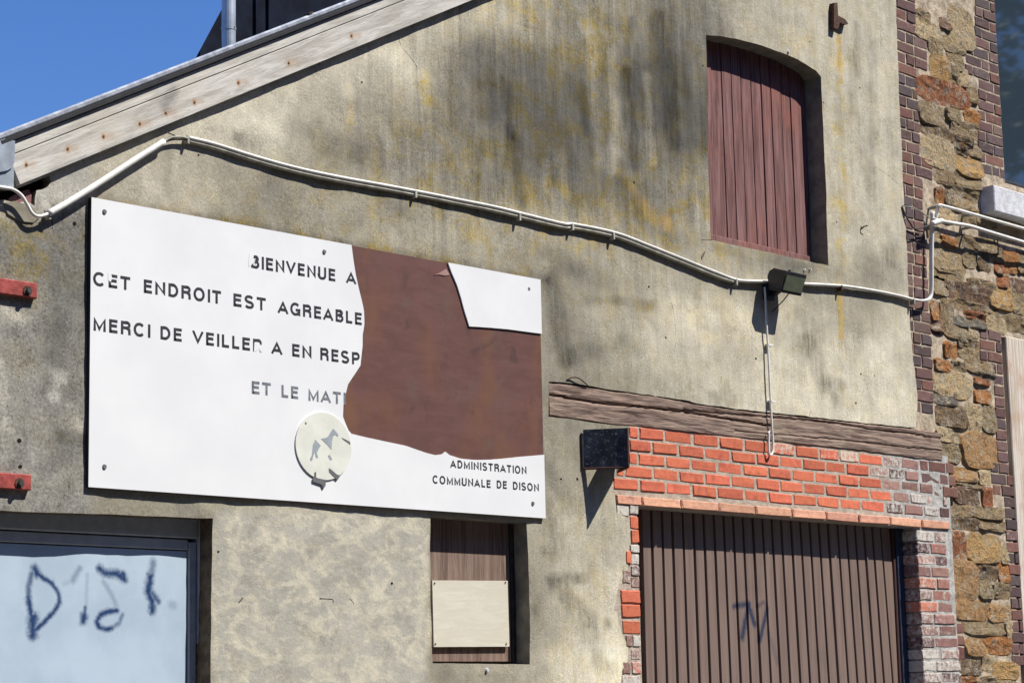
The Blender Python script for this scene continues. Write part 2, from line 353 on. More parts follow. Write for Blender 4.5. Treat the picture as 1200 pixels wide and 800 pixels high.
m = NT('pit'); M['pit'] = m.out((.02, .017, .014), .95, .05)

# ------------------------------------------------------------------ setting: ground, street, pavement
def sheet(name, x0, x1, y0, y1, z, mat):
    o = mk(name, [(x0, y0, z), (x1, y0, z), (x1, y1, z), (x0, y1, z)], [(0, 1, 2, 3)], mat); o['kind'] = 'structure'; return o
sheet('ground', -600, 600, -600, 600, -.128, M['earth'])
sheet('road', -80, 80, -9.5, -2.15, -.12, M['asphalt'])
o = MB().box(-80, 80, -2.0, .3, -.12, 0).build('pavement', M['paving']); o['kind'] = 'structure'
o = MB()
for i in range(-12, 24): o.bbox(i, i + .992, -2.148, -2.003, -.12, .006, .006)
o = o.build('kerb', M['kerb']); o['kind'] = 'structure'

# ------------------------------------------------------------------ the rendered gable building
B = thing('gable_building', 'weathered beige plastered gable building with arched shutter, big white sign and garage door', 'building', (8.2, 0, 0))

SL = W(17, 219); SR = W(500, 22); slope = math.atan2(SR.z - SL.z, SR.x - SL.x)
def roofz(x): return SL.z + (x - SL.x) * math.tan(slope)
beam_top = [(643, 447), (660, 448), (690, 452), (712, 456), (735, 459), (760, 462), (785, 466), (803, 469), (820, 473), (850, 477), (880, 481), (905, 483), (940, 487), (975, 491), (1000, 494), (1040, 498), (1073, 501)]
beam_bot = [(643, 488), (665, 490), (690, 494), (712, 497), (725, 499), (737, 499)]
redge = [(1050, -60), (1050, 22), (1051, 60), (1053, 110), (1056, 170), (1059, 230), (1063, 300), (1066, 360), (1070, 420), (1072, 440), (1075, 462), (1074, 485), (1073, 501)]
ledge = [(737, 499), (736, 543), (723, 545), (718, 560), (717, 576), (721, 579), (722, 600), (736, 606), (739, 622), (738, 640), (735, 655), (737, 668), (727, 683), (722, 700), (724, 720), (729, 742), (737, 757), (737, 772), (729, 785), (727, 800), (729, 830)]
outer = [(3.3, 0.0), (3.3, 3.72), (4.86, 3.72), (SL.x - .02, roofz(SL.x) + .12)]
for x in np.linspace(5.3, 11.6, 12): outer.append((x, roofz(x) + .12))
r0 = [XZ(*p) for p in redge]; outer.append((r0[0][0], roofz(r0[0][0]) + .12))
outer += rough(r0, .03, .006, 3, False)
outer += rough([XZ(*p) for p in beam_top[::-1]], .03, .004, 5, False) + [XZ(643, 447)]
outer += rough([XZ(*p) for p in beam_bot], .03, .003, 8, False)
le = rough([XZ(*p) for p in ledge], .025, .005, 9, False); outer += le
outer += [(XZ(729, 830)[0], 0.0)]
arch = [(828, 41), (845, 42.5), (862, 45.5), (880, 50), (898, 55.5), (915, 61.5), (930, 68), (945, 76), (956, 83), (962, 90), (965, 150), (968, 220), (971, 311), (833.5, 281), (830, 180)]
H_arch = rough([XZ(*p) for p in arch], .04, .0035, 11)
H_win = rough([XZ(*p) for p in [(504.5, 604), (617, 612), (620, 700), (621, 778), (507.5, 776.5), (505.5, 700)]], .04, .002, 12)
dx0 = 4.75; dR = W(249.5, 607)
H_door = rough([(dx0, 0.001), (dx0, W(0, 599.5).z), (W(120, 602).x, W(120, 602).z), (dR.x, dR.z), (W(247, 800).x, W(247, 800).z), (W(247, 800).x, .001)], .05, .0025, 13)
H_hole = [XZ(*p) for p in [(-6, 223), (20, 221), (38, 214), (58, 206), (60, 213), (56, 219), (50, 222), (43, 223), (41, 232), (41, 241), (36, 238), (28, 236), (20, 238), (10, 236), (3, 234), (-6, 236)]]
loops = [(outer, .03), (H_arch, .16), (H_win, .15), (H_door, .22), (H_hole, .05)]
verts = []; edges = []; tagl = []
for L, dep in loops:
    n0 = len(verts); verts += [Vector(p) for p in L]; edges += [(n0 + i, n0 + (i + 1) % len(L)) for i in range(len(L))]
nb = len(verts)
gx = np.arange(4.7, 11.8, .028); gz = np.arange(1.55, 6.1, .028)
GX, GZ = np.meshgrid(gx, gz); GX = GX.ravel() + rng.uniform(-.005, .005, GX.size); GZ = GZ.ravel() + rng.uniform(-.005, .005, GZ.size)
keep = inpoly(GX, GZ, outer)
for L, _ in loops[1:]: keep &= ~inpoly(GX, GZ, L)
bp = np.array([v[:] for v in verts])
GX = GX[keep]; GZ = GZ[keep]
kk = np.ones(GX.size, bool)
for i in range(0, GX.size, 4000):
    dd = (GX[i:i + 4000, None] - bp[None, :, 0]) ** 2 + (GZ[i:i + 4000, None] - bp[None, :, 1]) ** 2
    kk[i:i + 4000] = dd.min(1) > .010 ** 2
verts += [Vector((a, b)) for a, b in zip(GX[kk], GZ[kk])]
cv, ce, cf, *_ = delaunay_2d_cdt(verts, edges, [], 0, 1e-6)
cvn = np.array([v[:] for v in cv]); cfa = np.array([f for f in cf]); cen = cvn[cfa].mean(1)
ok = inpoly(cen[:, 0], cen[:, 1], outer)
for L, _ in loops[1:]: ok &= ~inpoly(cen[:, 0], cen[:, 1], L)
cfa = cfa[ok]
def und(x, z): return .009 * noise.noise(Vector((x * 1.3, z * 1.3, 3))) + .005 * noise.noise(Vector((x * 5, z * 5, 7))) + .0025 * noise.noise(Vector((x * 17, z * 17, 2)))
V3 = [(p[0], max(min(und(p[0], p[1]), .008), -.008), p[1]) for p in cvn]
F3 = [tuple(int(i) for i in f) for f in cfa]
# face orientation towards -y
a, b, c_ = (np.array([V3[f[i]] for f in F3]) for i in range(3))
ny = np.cross(b - a, c_ - a)[:, 1]
F3 = [f if ny[i] < 0 else f[::-1] for i, f in enumerate(F3)]
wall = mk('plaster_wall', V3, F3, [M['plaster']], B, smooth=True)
# colour of the plaster: painted from the photograph on a coarse grid, then broken up by noise in the material
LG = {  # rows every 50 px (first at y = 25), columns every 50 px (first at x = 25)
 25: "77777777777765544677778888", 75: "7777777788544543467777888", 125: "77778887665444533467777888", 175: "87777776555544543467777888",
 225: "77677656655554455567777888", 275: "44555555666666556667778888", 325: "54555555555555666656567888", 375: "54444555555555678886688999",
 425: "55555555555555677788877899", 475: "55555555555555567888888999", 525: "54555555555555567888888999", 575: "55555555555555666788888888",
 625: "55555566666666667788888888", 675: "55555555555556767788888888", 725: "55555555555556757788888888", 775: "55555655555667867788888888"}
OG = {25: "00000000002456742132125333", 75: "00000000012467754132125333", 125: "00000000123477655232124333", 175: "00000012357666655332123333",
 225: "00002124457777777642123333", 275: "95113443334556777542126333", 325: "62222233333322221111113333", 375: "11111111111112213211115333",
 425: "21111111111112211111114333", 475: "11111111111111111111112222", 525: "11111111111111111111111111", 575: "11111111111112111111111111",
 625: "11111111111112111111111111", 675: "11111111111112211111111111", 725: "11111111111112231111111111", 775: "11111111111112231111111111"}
def grid(G):
    ys = sorted(G); return np.array([[int(ch) for ch in (G[y] + G[y][-1] * 26)[:26]] for y in ys], float)
LGa, OGa = grid(LG), grid(OG)
def bil(A, px, py):
    u = np.clip((px - 25) / 50, 0, A.shape[1] - 1.001); v = np.clip((py - 25) / 50, 0, A.shape[0] - 1.001)
    i = u.astype(int); j = v.astype(int); fu = u - i; fv = v - j; fu = fu * fu * (3 - 2 * fu); fv = fv * fv * (3 - 2 * fv)
    return (A[j, i] * (1 - fu) + A[j, i + 1] * fu) * (1 - fv) + (A[j + 1, i] * (1 - fu) + A[j + 1, i + 1] * fu) * fv
PX, PY = proj(cvn[:, 0], cvn[:, 1])
nz = np.array([[noise.noise(Vector((p[0] * 3.1, p[1] * 3.1, 5))), noise.noise(Vector((p[0] * 3.1, p[1] * 3.1, 55))), noise.noise(Vector((p[0] * 9, p[1] * 9, 15))), noise.noise(Vector((p[0] * 9, p[1] * 9, 75)))] for p in cvn])
QX = PX + 22 * nz[:, 0] + 9 * nz[:, 2]; QY = PY + 26 * nz[:, 1] + 9 * nz[:, 3]
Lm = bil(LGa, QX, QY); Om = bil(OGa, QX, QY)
St = np.zeros(len(PX))
def seg(x0, y0, x1, y1):
    ax, ay = x1 - x0, y1 - y0; h = np.clip(((PX - x0) * ax + (PY - y0) * ay) / (ax * ax + ay * ay + 1e-6), 0, 1)
    return np.hypot(PX - x0 - ax * h, PY - y0 - ay * h) + 3.5 * nz[:, 2] + 3 * nz[:, 3], h
def dab(x0, y0, x1, y1, w, a, o=0.):
    global Lm, Om, St
    d, h = seg(x0, y0, x1, y1); f = np.clip(1.25 - d / w, 0, 1); f = f * f * (3 - 2 * f); Lm = Lm + (a * f if a > 0 else a * f * .25); St = St + (-a * f * .75 if a < 0 else 0); Om = Om + o * f
for s_ in [  # dark runs and pale runs on the plaster
    (735, 85, 744, 195, 9, -2.6), (772, 22, 790, 165, 13, -2.4), (740, 22, 735, 60, 7, -1.6), (590, 90, 600, 160, 6, -1.6), (598, 150, 612, 240, 9, -1.8),
    (680, 95, 690, 175, 6, -1.6), (444, 160, 450, 205, 5, -1.7), (800, 60, 812, 200, 6, -1.0), (560, 60, 575, 130, 16, -.8), (690, 30, 704, 195, 9, .8, 4),
    (757, 90, 765, 190, 5, 1.6), (716, 60, 722, 200, 7, 1.5), (655, 180, 665, 230, 6, 1.3, 2), (640, 190, 650, 260, 5, 1.0, 4),
    (780, 230, 790, 290, 10, -.6, 4), (740, 220, 775, 265, 14, -.8, 5), (410, 100, 412, 150, 5, .6, 4), (500, 90, 502, 130, 8, .4, 5),
    (983, 35, 986, 95, 4.5, 0, 14), (984, 95, 986, 320, 7, -.5, 5), (984, 335, 986, 395, 5, .2, 15), (984, 395, 986, 450, 6, 0, 5),
    (1044, 292, 1043, 308, 10, -2.2), (1003, 30, 1006, 90, 5, -1.4), (1020, 50, 1024, 200, 5, -1.2), (1000, 60, 998, 130, 5, -.9), (1012, 180, 1026, 230, 9, -1.2),
    (945, 400, 965, 448, 12, -1.5), (965, 448, 980, 468, 9, -1.6), (983, 449, 985, 452, 8, -1.8), (930, 330, 945, 400, 22, -1.0), (850, 330, 900, 345, 12, -.6),
    (645, 330, 662, 420, 14, -1.9), (665, 420, 700, 408, 14, -1.4), (690, 350, 760, 358, 8, -1.5, 3), (640, 300, 700, 330, 16, -1.1), (730, 400, 745, 410, 14, -1.2), (852, 450, 858, 470, 8, -1.6), (835, 460, 838, 470, 6, -1.2),
    (845, 360, 850, 400, 8, -.7), (765, 355, 768, 380, 8, -.6), (645, 600, 650, 640, 14, -1.8), (640, 550, 665, 590, 12, -1.2), (675, 505, 678, 560, 12, -.7),
    (645, 680, 685, 678, 8, -2.4), (655, 690, 690, 725, 13, -2.0), (638, 645, 646, 652, 5, -1.8), (712, 728, 714, 732, 6, -2.2), (690, 735, 705, 780, 12, -1.5), (627, 712, 628, 720, 5, -1.6), (686, 666, 690, 666, 4, -2.2),
    (60, 420, 90, 480, 16, -1.2), (40, 300, 90, 350, 20, -.9), (70, 445, 62, 470, 5, 2.2), (85, 480, 95, 500, 8, 1.8), (58, 440, 75, 443, 5, 2.2), (70, 510, 95, 515, 8, -1.6, 3), (0, 420, 6, 500, 8, 1.6), (5, 360, 25, 375, 10, 1.4),
    (345, 150, 420, 180, 16, -1.0), (280, 160, 300, 172, 12, -1.8), (360, 110, 480, 140, 14, -.5), (300, 125, 350, 130, 14, -.6),
    (120, 232, 230, 252, 6, -1.6, 3), (230, 252, 400, 285, 6, -1.7, 4), (400, 285, 640, 330, 7, -1.6, 4), (195, 180, 200, 225, 9, -.9), (430, 215, 470, 250, 8, -.6),
    (170, 200, 172, 240, 7, .6), (240, 590, 500, 610, 10, .9), (500, 620, 501, 760, 4, 2.2), (250, 615, 252, 790, 5, 1.2), (512, 790, 600, 795, 8, -.8),
    (840, 290, 960, 312, 9, -1.0, 1), (870, 310, 960, 322, 12, -.8), (1030, 22, 1040, 480, 10, .4), (890, 345, 940, 430, 22, -.5, 1)]:
    dab(*s_)
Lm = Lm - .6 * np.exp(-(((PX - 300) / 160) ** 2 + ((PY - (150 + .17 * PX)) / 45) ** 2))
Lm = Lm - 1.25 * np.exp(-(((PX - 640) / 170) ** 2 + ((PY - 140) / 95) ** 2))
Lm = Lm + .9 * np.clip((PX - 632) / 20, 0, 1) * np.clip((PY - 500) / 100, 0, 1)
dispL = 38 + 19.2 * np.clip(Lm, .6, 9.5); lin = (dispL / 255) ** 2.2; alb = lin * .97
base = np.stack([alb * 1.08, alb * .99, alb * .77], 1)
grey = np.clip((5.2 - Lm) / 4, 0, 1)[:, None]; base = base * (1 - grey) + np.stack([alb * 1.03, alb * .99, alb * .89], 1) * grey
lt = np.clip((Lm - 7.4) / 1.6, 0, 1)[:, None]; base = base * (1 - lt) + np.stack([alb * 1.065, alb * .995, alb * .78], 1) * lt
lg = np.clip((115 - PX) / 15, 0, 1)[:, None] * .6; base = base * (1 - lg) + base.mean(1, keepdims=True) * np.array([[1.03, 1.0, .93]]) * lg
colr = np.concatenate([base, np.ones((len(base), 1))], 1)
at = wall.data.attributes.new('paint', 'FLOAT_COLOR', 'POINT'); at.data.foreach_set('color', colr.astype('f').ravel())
up_ = np.clip((330 - PY) / 80, 0, 1) * np.clip((PX - 380) / 120, 0, 1)
streak = .12 + .75 * up_ * np.clip((900 - PX) / 80, .35, 1) + .25 * ((PX > 640) & (PY > 300))
blockm = np.clip((PX - 246) / 10, 0, 1) * np.clip((503 - PX) / 6, 0, 1) * np.clip((PY - 590) / 14, 0, 1)
gran = np.clip((110 - PX) / 12, 0, 1) * np.clip((PY - 215) / 30, 0, 1) + .5 * np.clip(1 - abs(Lm - 4.6) / 2.4, 0, 1) * np.clip((330 - PY) / 60, 0, 1)
am = wall.data.attributes.new('mask', 'FLOAT_VECTOR', 'POINT'); am.data.foreach_set('vector', np.stack([streak, blockm, np.clip(gran, 0, 1)], 1).astype('f').ravel())
asn = wall.data.attributes.new('stain', 'FLOAT', 'POINT'); asn.data.foreach_set('value', np.clip(St / 3, 0, 1.2).astype('f'))
ao = wall.data.attributes.new('ochre', 'FLOAT', 'POINT'); ao.data.foreach_set('value', np.clip(Om / 7, 0, 2).astype('f'))
# the thickness of the plaster and the reveals of its openings
def strip(L, y1, name, mat, closed=True, parent=B):
    mb = MB(); n = len(L)
    for i in range(n if closed else n - 1):
        p, q = L[i], L[(i + 1) % n]
        mb.add([(p[0], max(min(und(*p), .008), -.008), p[1]), (q[0], max(min(und(*q), .008), -.008), q[1]), (q[0], y1, q[1]), (p[0], y1, p[1])], [(0, 1, 2, 3)])
    return mb.build(name, mat, parent, recalc=False)
strip(outer, .05, 'plaster_edge', M['reveal']); strip(H_arch, .20, 'window_reveal', M['reveal']); strip(H_win, .20, 'window_reveal', M['reveal'])
strip(H_door, .26, 'door_reveal', M['soffit']); strip(H_hole, .06, 'broken_edge', M['reveal'])
# ---------------------------------------------------------------- masonry behind (side walls and back, so that the building is a volume)
mb = MB().box(3.32, 3.6, .06, 8, 0, 3.9).box(3.32, 11.7, 7.7, 8, 0, 3.9)
mb.build('side_wall', M['reveal'], B)

# ---------------------------------------------------------------- broken corner under the board: dark cavity with a loose red brick
mb = MB().box(4.7, W(62, 225).x, .062, .10, W(20, 245).z, W(20, 195).z); mb.build('cavity', M['pit'], B)
ox0, oz0 = XZ(13, 238); ox1, oz1 = XZ(40, 222)
o = MB().poly([XZ(12, 233), XZ(22, 226), XZ(36, 221), XZ(39, 228), XZ(38, 241), XZ(28, 238), XZ(13, 237)], .012, .055).build('brick', M['brick'], B); o.color = (.22, .11, .11, .1)
o = MB().poly(rough([XZ(*p) for p in [(3, 238), (15, 236), (27, 239), (38, 244), (46, 254), (38, 261), (22, 259), (8, 251)]], .02, .003, 4), -.008, .02).build('plaster_patch', M['reveal'], B)

# ---------------------------------------------------------------- bricks
BRM = []
def unit_brick(seed, dep=.05, rag=.03):
    r = random.Random(seed); J = lambda a=rag: r.uniform(-a, a)
    # unit cube centred, front at y=-.5 ; corner cut and edges a little worn
    ring = [(-.5, -.5), (-.05 + J(.1), -.5), (.5, -.5), (.5, .02 + J(.1)), (.5, .5), (.05 + J(.1), .5), (-.5, .5), (-.5, J(.1))]
    v = []; f = []
    jj = [(J(.018), J(.05)) for _ in ring]
    for (x, z), (jx, jz) in zip(ring, jj): v.append((x + jx, .5, z + jz))
    for (x, z), (jx, jz) in zip(ring, jj): v.append((x + jx, -.5 + (.006 + J(.0015)) / dep, z + jz))
    for (x, z), (jx, jz) in zip(ring, jj): v.append((x * (1 - .05) + jx, -.5 + J(.0009) / dep, z * (1 - .13) + jz))
    v.append((J(.1), -.5 + J(.0009) / dep, J(.1))); n = 8
    for k in range(n):
        k2 = (k + 1) % n; f += [(k, k2, k2 + n, k + n), (k + n, k2 + n, k2 + 2 * n, k + 2 * n), (k + 2 * n, k2 + 2 * n, 3 * n)]
    me = bpy.data.meshes.new('brick'); me.from_pydata(v, [], f); me.validate()
    bm = bmesh.new(); bm.from_mesh(me); bmesh.ops.recalc_face_normals(bm, faces=bm.faces); bm.to_mesh(me); bm.free()
    return me
ME_W = [unit_brick(i) for i in range(10)]; ME_O = [unit_brick(50 + i, .06) for i in range(10)]; ME_WD = [unit_brick(i, .16) for i in range(6)]; ME_OD = [unit_brick(50 + i, .16) for i in range(6)]
for me in ME_W + ME_WD: me.materials.append(M['brick'])
for me in ME_O + ME_OD: me.materials.append(M['orange'])
def brick(x0, x1, z0, z1, colr, parent, yf=.0, dep=.05, pool=ME_W, white=.1, jit=1.0):
    o = link(bpy.data.objects.new('brick', random.choice(pool)))
    if dep > .1 and pool is ME_W: o.data = random.choice(ME_WD)
    if dep > .1 and pool is ME_O: o.data = random.choice(ME_OD)
    yf += random.uniform(-.003, .003) * jit
    c = Vector(((x0 + x1) / 2, yf + dep / 2, (z0 + z1) / 2)); o.parent = parent; o.location = c - ORG[parent.name]
    o.scale = (x1 - x0, dep, z1 - z0); o.rotation_euler = (0, random.uniform(-.012, .012) * jit, 0)
    k = random.uniform(.78, 1.18); o.color = (colr[0] * k, colr[1] * k * random.uniform(.95, 1.05), colr[2] * k, white); return o

G = MB()       # mortar bed of the brick panel: recessed behind the brick faces
gx0 = W(712, 600).x; gl = W(748.5, 640).x; gr_ = W(1076.5, 640).x; gx1 = W(1116, 620).x
ztop = W(740, 495).z; zop = W(900, 604).z
bedY = .0055
bed = [(gx0, 0), (gl, 0), (gl, zop), (gr_, zop), (gr_, 0), (gx1, 0), (gx1, ztop + .03), (gx0, ztop + .03)]
G.poly(bed, bedY, .16)
bedo = G.build('mortar_bed', M['mortar'], B)
panel = thing_ = bpy.data.objects.new('brick_panel', None); link(panel); ORG[panel.name] = Vector((gl, 0, zop)); panel.parent = B; panel.location = ORG[panel.name] - ORG[B.name]
ORANGE = (.58, .155, .085); PEACH = (.64, .33, .22); DULL = (.27, .15, .125); DARKB = (.13, .072, .07)
rows = [(768, 509, [721 + 16, 749, 778.7, 811.7, 843, 872, 902, 932, 960, 984, 1007, 1035], 1034), (755, 521.5, [737, 764, 795, 826, 857, 886.5, 914, 941, 968, 991.5, 1019], 1018),
        (763, 536.5, [737, 748, 780, 810, 841, 870.5, 900.5, 928, 955.5, 982.5, 1007, 1034], 1033), (749, 553, [722, 732.5, 765.5, 796, 826.5, 857, 886, 914.5, 942, 968, 994, 1020, 1046], 1046),
        (733, 567, [718, 749.5, 781, 811, 840.5, 873, 901, 930, 958, 985, 1010, 1038], 1038)]
zr = []
for (px, py, js, xe) in rows:
    zc = W(px, py).z; zr.append(zc)
pitch = (zr[0] - zr[4]) / 4
zfix = [zr[0] - pitch * k for k in range(5)]
for r, (px, py, js, xe) in enumerate(rows):
    zc = zfix[r]; h = pitch * .785 if r else pitch * .80
    for a, b2 in zip(js[:-1], js[1:]):
        xa = W(a, py + (a - px) * .11).x + .010; xb = W(b2, py + (b2 - px) * .11).x - .010
        if xb - xa < .04: xa -= .004; xb += .004
        wht = .2 if not (r == 0 and a in (902, 960, 984)) else .5
        brick(xa, xb, zc - h / 2, zc + h / 2, ORANGE, panel, .001, .06, ME_O, wht + random.uniform(-.08, .06))
    # worn whitewashed bricks to the right of the orange ones
    x = W(xe, py + (xe - px) * .11).x + .012
    lim = W([1080, 1078, 1094, 1110, 1112][r], 570).x
    k = 0
    while x < lim - .05:
        L = [.19, .20, .185][k % 3] * random.uniform(.85, 1.1); x2 = min(x + L, lim)
        brick(x + .008, x2 - .008, zc - h / 2, zc + h / 2, random.choice([DULL, DARKB, (.34, .2, .16)]), panel, .003, .06, ME_W, random.choice([.35, .5, .58]))
        x = x2 + .006; k += 1
for (a, b2) in zip([722, 752, 798, 842.6, 885, 928, 968, 1006, 1043, 1080], [751, 797, 841.5, 884, 927, 967, 1005, 1042, 1079, 1112]):
    y = 584 + (a - 722) * .0795
    zt, zb = W(800, 585.5).z, W(800, 595.6).z
    brick(W(a, y).x + .002, W(b2, y).x - .002, zb, zt, PEACH, panel, -.008, .165, ME_O, .25, .3)
# left jamb
for (x0, x1, y0, y1, c, w) in [(723, 737, 591, 604, DULL, .62), (738, 748.6, 591, 602, DULL, .55), (739, 748.6, 605, 619, ORANGE, .1), (740, 748.8, 621, 636, ORANGE, .12), (739, 749, 638, 647, DULL, .62), (740, 749, 649, 661, DULL, .6), (734, 739, 645, 660, ORANGE, .2),
        (740, 749.3, 663, 674, DARKB, .5), (730, 739, 668, 683, DULL, .45), (740, 749.6, 676, 688, DULL, .45), (728, 750, 691, 706, ORANGE, .05), (728.5, 750.2, 708, 723, ORANGE, .1), (730, 750.4, 726, 742, ORANGE, .08),
        (734, 741, 744, 757, DULL, .4), (742, 750.5, 745, 757, DULL, .6), (740, 750.7, 760, 772, DULL, .5), (730, 739, 775, 789, DULL, .4), (741, 751, 775, 789, (.5, .16, .1), .5), (729, 751, 791, 806, DULL, .6), (729, 751.5, 809, 824, DULL, .5), (729, 752, 827, 842, DULL, .5)]:
    xm = (x0 + x1) / 2; X0 = W(x0, y0).x; X1 = min(W(x1, y0).x, gl + .004); z1_, z0_ = W(xm, y0).z, W(xm, y1).z
    brick(X0, X1, z0_, z1_, c, B, .0, .15, ME_O if c is ORANGE else ME_W, w)
# right jamb of the garage opening (bricks run through the reveal)
zj = W(1090, 623).z; pj = .0735
for k in range(28):
    zt = zj - k * pj; zb = zt - pj * .82
    if zb < .02: break
    w = [.58, .45, .52, .4, .46, .5, .42, .5, .48, .45, .6, .62, .55][min(k, 12)]; whichc = [DULL, DARKB, (.33, .12, .09), DULL, (.42, .17, .11), DULL, (.5, .19, .12), DULL, DULL, DARKB, DULL, DULL, DULL][min(k, 12)]
    xr = W([1113, 1113, 1114, 1115, 1115, 1116, 1117, 1119, 1120, 1121, 1122, 1123, 1124][min(k, 12)], 700).x - .01
    cut = gr_ + (.135 if k % 2 else .19)
    brick(gr_ - .014, cut - .008, zb, zt, whichc, B, .001, .17, ME_W, w); brick(cut + .006, xr, zb, zt, random.choice([DULL, DARKB, (.3, .14, .11)]), B, .002, .06, ME_W, w - .08)

# ---------------------------------------------------------------- the hewn lintel beam
bt = beam_top + [(1103, 506)]; bbm = beam_bot + [(760, 501), (800, 506), (850, 511), (898, 516), (950, 522), (1000, 527), (1045, 533), (1070, 537), (1103, 540)]
tx = [XZ(*p) for p in bt]; bx_ = [XZ(*p) for p in bbm]
xa, xb = XZ(643, 450)[0], XZ(1103, 520)[0]
NX, NZ = 300, 22; v = []; f = []; cr1 = [(643, 462), (700, 472), (745, 476), (800, 482), (830, 487), (880, 495), (905, 499)]
crx = [XZ(*p) for p in cr1]; cr2 = [XZ(*p) for p in [(800, 480), (850, 485), (920, 490), (980, 496), (1020, 503), (1060, 507), (1103, 514)]]; cr3 = [XZ(*p) for p in [(860, 505), (930, 511), (1010, 518), (1070, 525), (1103, 528)]]
for i in range(NX + 1):
    x = xa + (xb - xa) * i / NX
    zt = np.interp(x, [p[0] for p in tx], [p[1] for p in tx]); zb = np.interp(x, [p[0] for p in bx_], [p[1] for p in bx_])
    zt -= .004 + .006 * abs(noise.noise(Vector((x * 14, 0, 9)))); zb += .004 * noise.noise(Vector((x * 12, 4, 1)))
    for j in range(NZ + 1):
        z = zb + (zt - zb) * j / NZ
        y = -.002 + .005 * noise.noise(Vector((x * 3, 1, z * 22))) + .003 * noise.noise(Vector((x * 8, 1, z * 70)))
        for cr, lo, hi, dp in ((crx, crx[0][0], crx[-1][0], .022), (cr2, cr2[0][0], cr2[-1][0], .012), (cr3, cr3[0][0], cr3[-1][0], .008)):
            if lo <= x <= hi:
                zc = np.interp(x, [p[0] for p in cr], [p[1] for p in cr]) + .004 * noise.noise(Vector((x * 20, 2, 2)))
                y += dp * math.exp(-((z - zc) / .0055) ** 2)
        if j in (0, NZ): y += .012
        v.append((x, y, z))
for i in range(NX):
    for j in range(NZ):
        a = i * (NZ + 1) + j; f.append((a, a + NZ + 1, a + NZ + 2, a + 1))
n0 = len(v)
for i in range(NX + 1):
    v.append((v[i * (NZ + 1)][0], .12, v[i * (NZ + 1)][2])); v.append((v[i * (NZ + 1) + NZ][0], .12, v[i * (NZ + 1) + NZ][2]))
for i in range(NX):
    a = i * (NZ + 1); f.append((a, n0 + 2 * i, n0 + 2 * i + 2, a + NZ + 1)); f.append((a + NZ, a + NZ + 1 + NZ, n0 + 2 * i + 3, n0 + 2 * i + 1))
a = NX * (NZ + 1); f.append([a + j for j in range(NZ + 1)] + [n0 + 2 * NX + 1, n0 + 2 * NX]); f.append([j for j in range(NZ + 1)][::-1] + [n0, n0 + 1])
mk('wooden_lintel', v, f, M['beam'], B, smooth=False)

# ---------------------------------------------------------------- arched shutter
d = -.118; sh = link(bpy.data.objects.new('shutter', None)); ORG[sh.name] = W(880, 290, d); sh.parent = B; sh.location = ORG[sh.name] - ORG[B.name]
top_b = [827, 834, 846, 857, 869, 880, 892, 903.7, 915.5, 926, 940, 952]; bot_b = [832, 839.5, 853, 865, 876, 889.5, 901, 911.5, 924, 935, 946, 957]
xs = []
for i, (a, b2) in enumerate(zip(top_b, bot_b)): xs.append((W(a, 100 + (a - 827) * .35, d).x + W(b2, 285 + (b2 - 832) * .22, d).x) / 2)
zb_ = W(835, 284, d).z - .02; ahx = [XZ(*p) for p in arch[:10]]
xs[0] = W(822, 100, d).x; xs[-1] = xs[-2] + .10
def archz(x): return np.interp(x, [p[0] for p in ahx], [p[1] for p in ahx]) + .05
for i in range(len(xs) - 1):
    a, b2 = xs[i] + .0035, xs[i + 1] - .0035; y = -d + random.uniform(-.003, .003) - (.006 if i == 0 else 0); y += .012 if i == len(xs) - 2 else 0
    zt_ = archz((a + b2) / 2); b_ = .0018
    vv = [(a, y + .02, zb_), (b2, y + .02, zb_), (b2, y + .02, zt_), (a, y + .02, zt_), (a, y + .004, zb_), (b2, y + .004, zb_), (b2, y + .004, zt_), (a, y + .004, zt_), (a + b_, y, zb_), (b2 - b_, y, zb_), (b2 - b_, y, zt_), (a + b_, y, zt_)]
    MB().add(vv, [(8, 9, 10, 11)] + [q for k in range(4) for q in ((k, (k + 1) % 4, (k + 1) % 4 + 4, k + 4), (k + 4, (k + 1) % 4 + 4, (k + 1) % 4 + 8, k + 8))]).build('plank' if 0 < i < len(xs) - 2 else 'frame_stile', M['shutter'] if i < len(xs) - 2 else M['shutter'], sh)
MB().box(xs[0], xs[-1], -d + .022, -d + .03, zb_, 5.6).build('backing', M['darkroom'], sh)
zr0 = W(890, 288, d).z; zr1 = W(890, 297.5, d).z
MB().bbox(xs[0] - .03, xs[-2] + .012, -d - .016, -d + .004, zr1 - .03, zr0, .004).build('bottom_rail', M['shutter'], sh)

# ---------------------------------------------------------------- small boarded window
d = -.10; sw = link(bpy.data.objects.new('window', None)); ORG[sw.name] = W(550, 770, d); sw.parent = B; sw.location = ORG[sw.name] - ORG[B.name]
wx0, wx1 = W(497, 700, d).x, W(598, 700, d).x
MB().bbox(wx0, wx1, -d, -d + .02, W(550, 775, d).z, W(550, 600, d).z, .003).build('board', M['pane_board'], sw)
MB().bbox(wx1 + .003, wx1 + .07, -d - .008, -d + .03, W(550, 790, d).z, W(550, 600, d).z, .004).build('frame', M['wframe'], sw)
MB().box(wx0 - .05, wx1 + .2, -d + .035, -d + .05, 1.6, 2.7).build('backing', M['darkroom'], sw)
nt = MB(); p = [XZ(506.5, 679.5, d + .022), XZ(595, 680, d + .022), XZ(597, 757, d + .022), XZ(508.5, 757.5, d + .022)]
nt.poly(rough(p, .03, .001, 3), -d - .022, -d - .012); no_ = nt.build('paper_notice', M['paper']); tag(no_, 'blank yellowed notice panel pinned on the brown board of the small window', 'notice')
for q in [(509, 683), (592, 682), (510, 754), (593, 754)]:
    w_ = W(q[0], q[1], d + .022); MB().tube([(w_.x, w_.y + .002, w_.z), (w_.x, w_.y - .004, w_.z)], .004, 8).build('pin', M['rust'], no_)

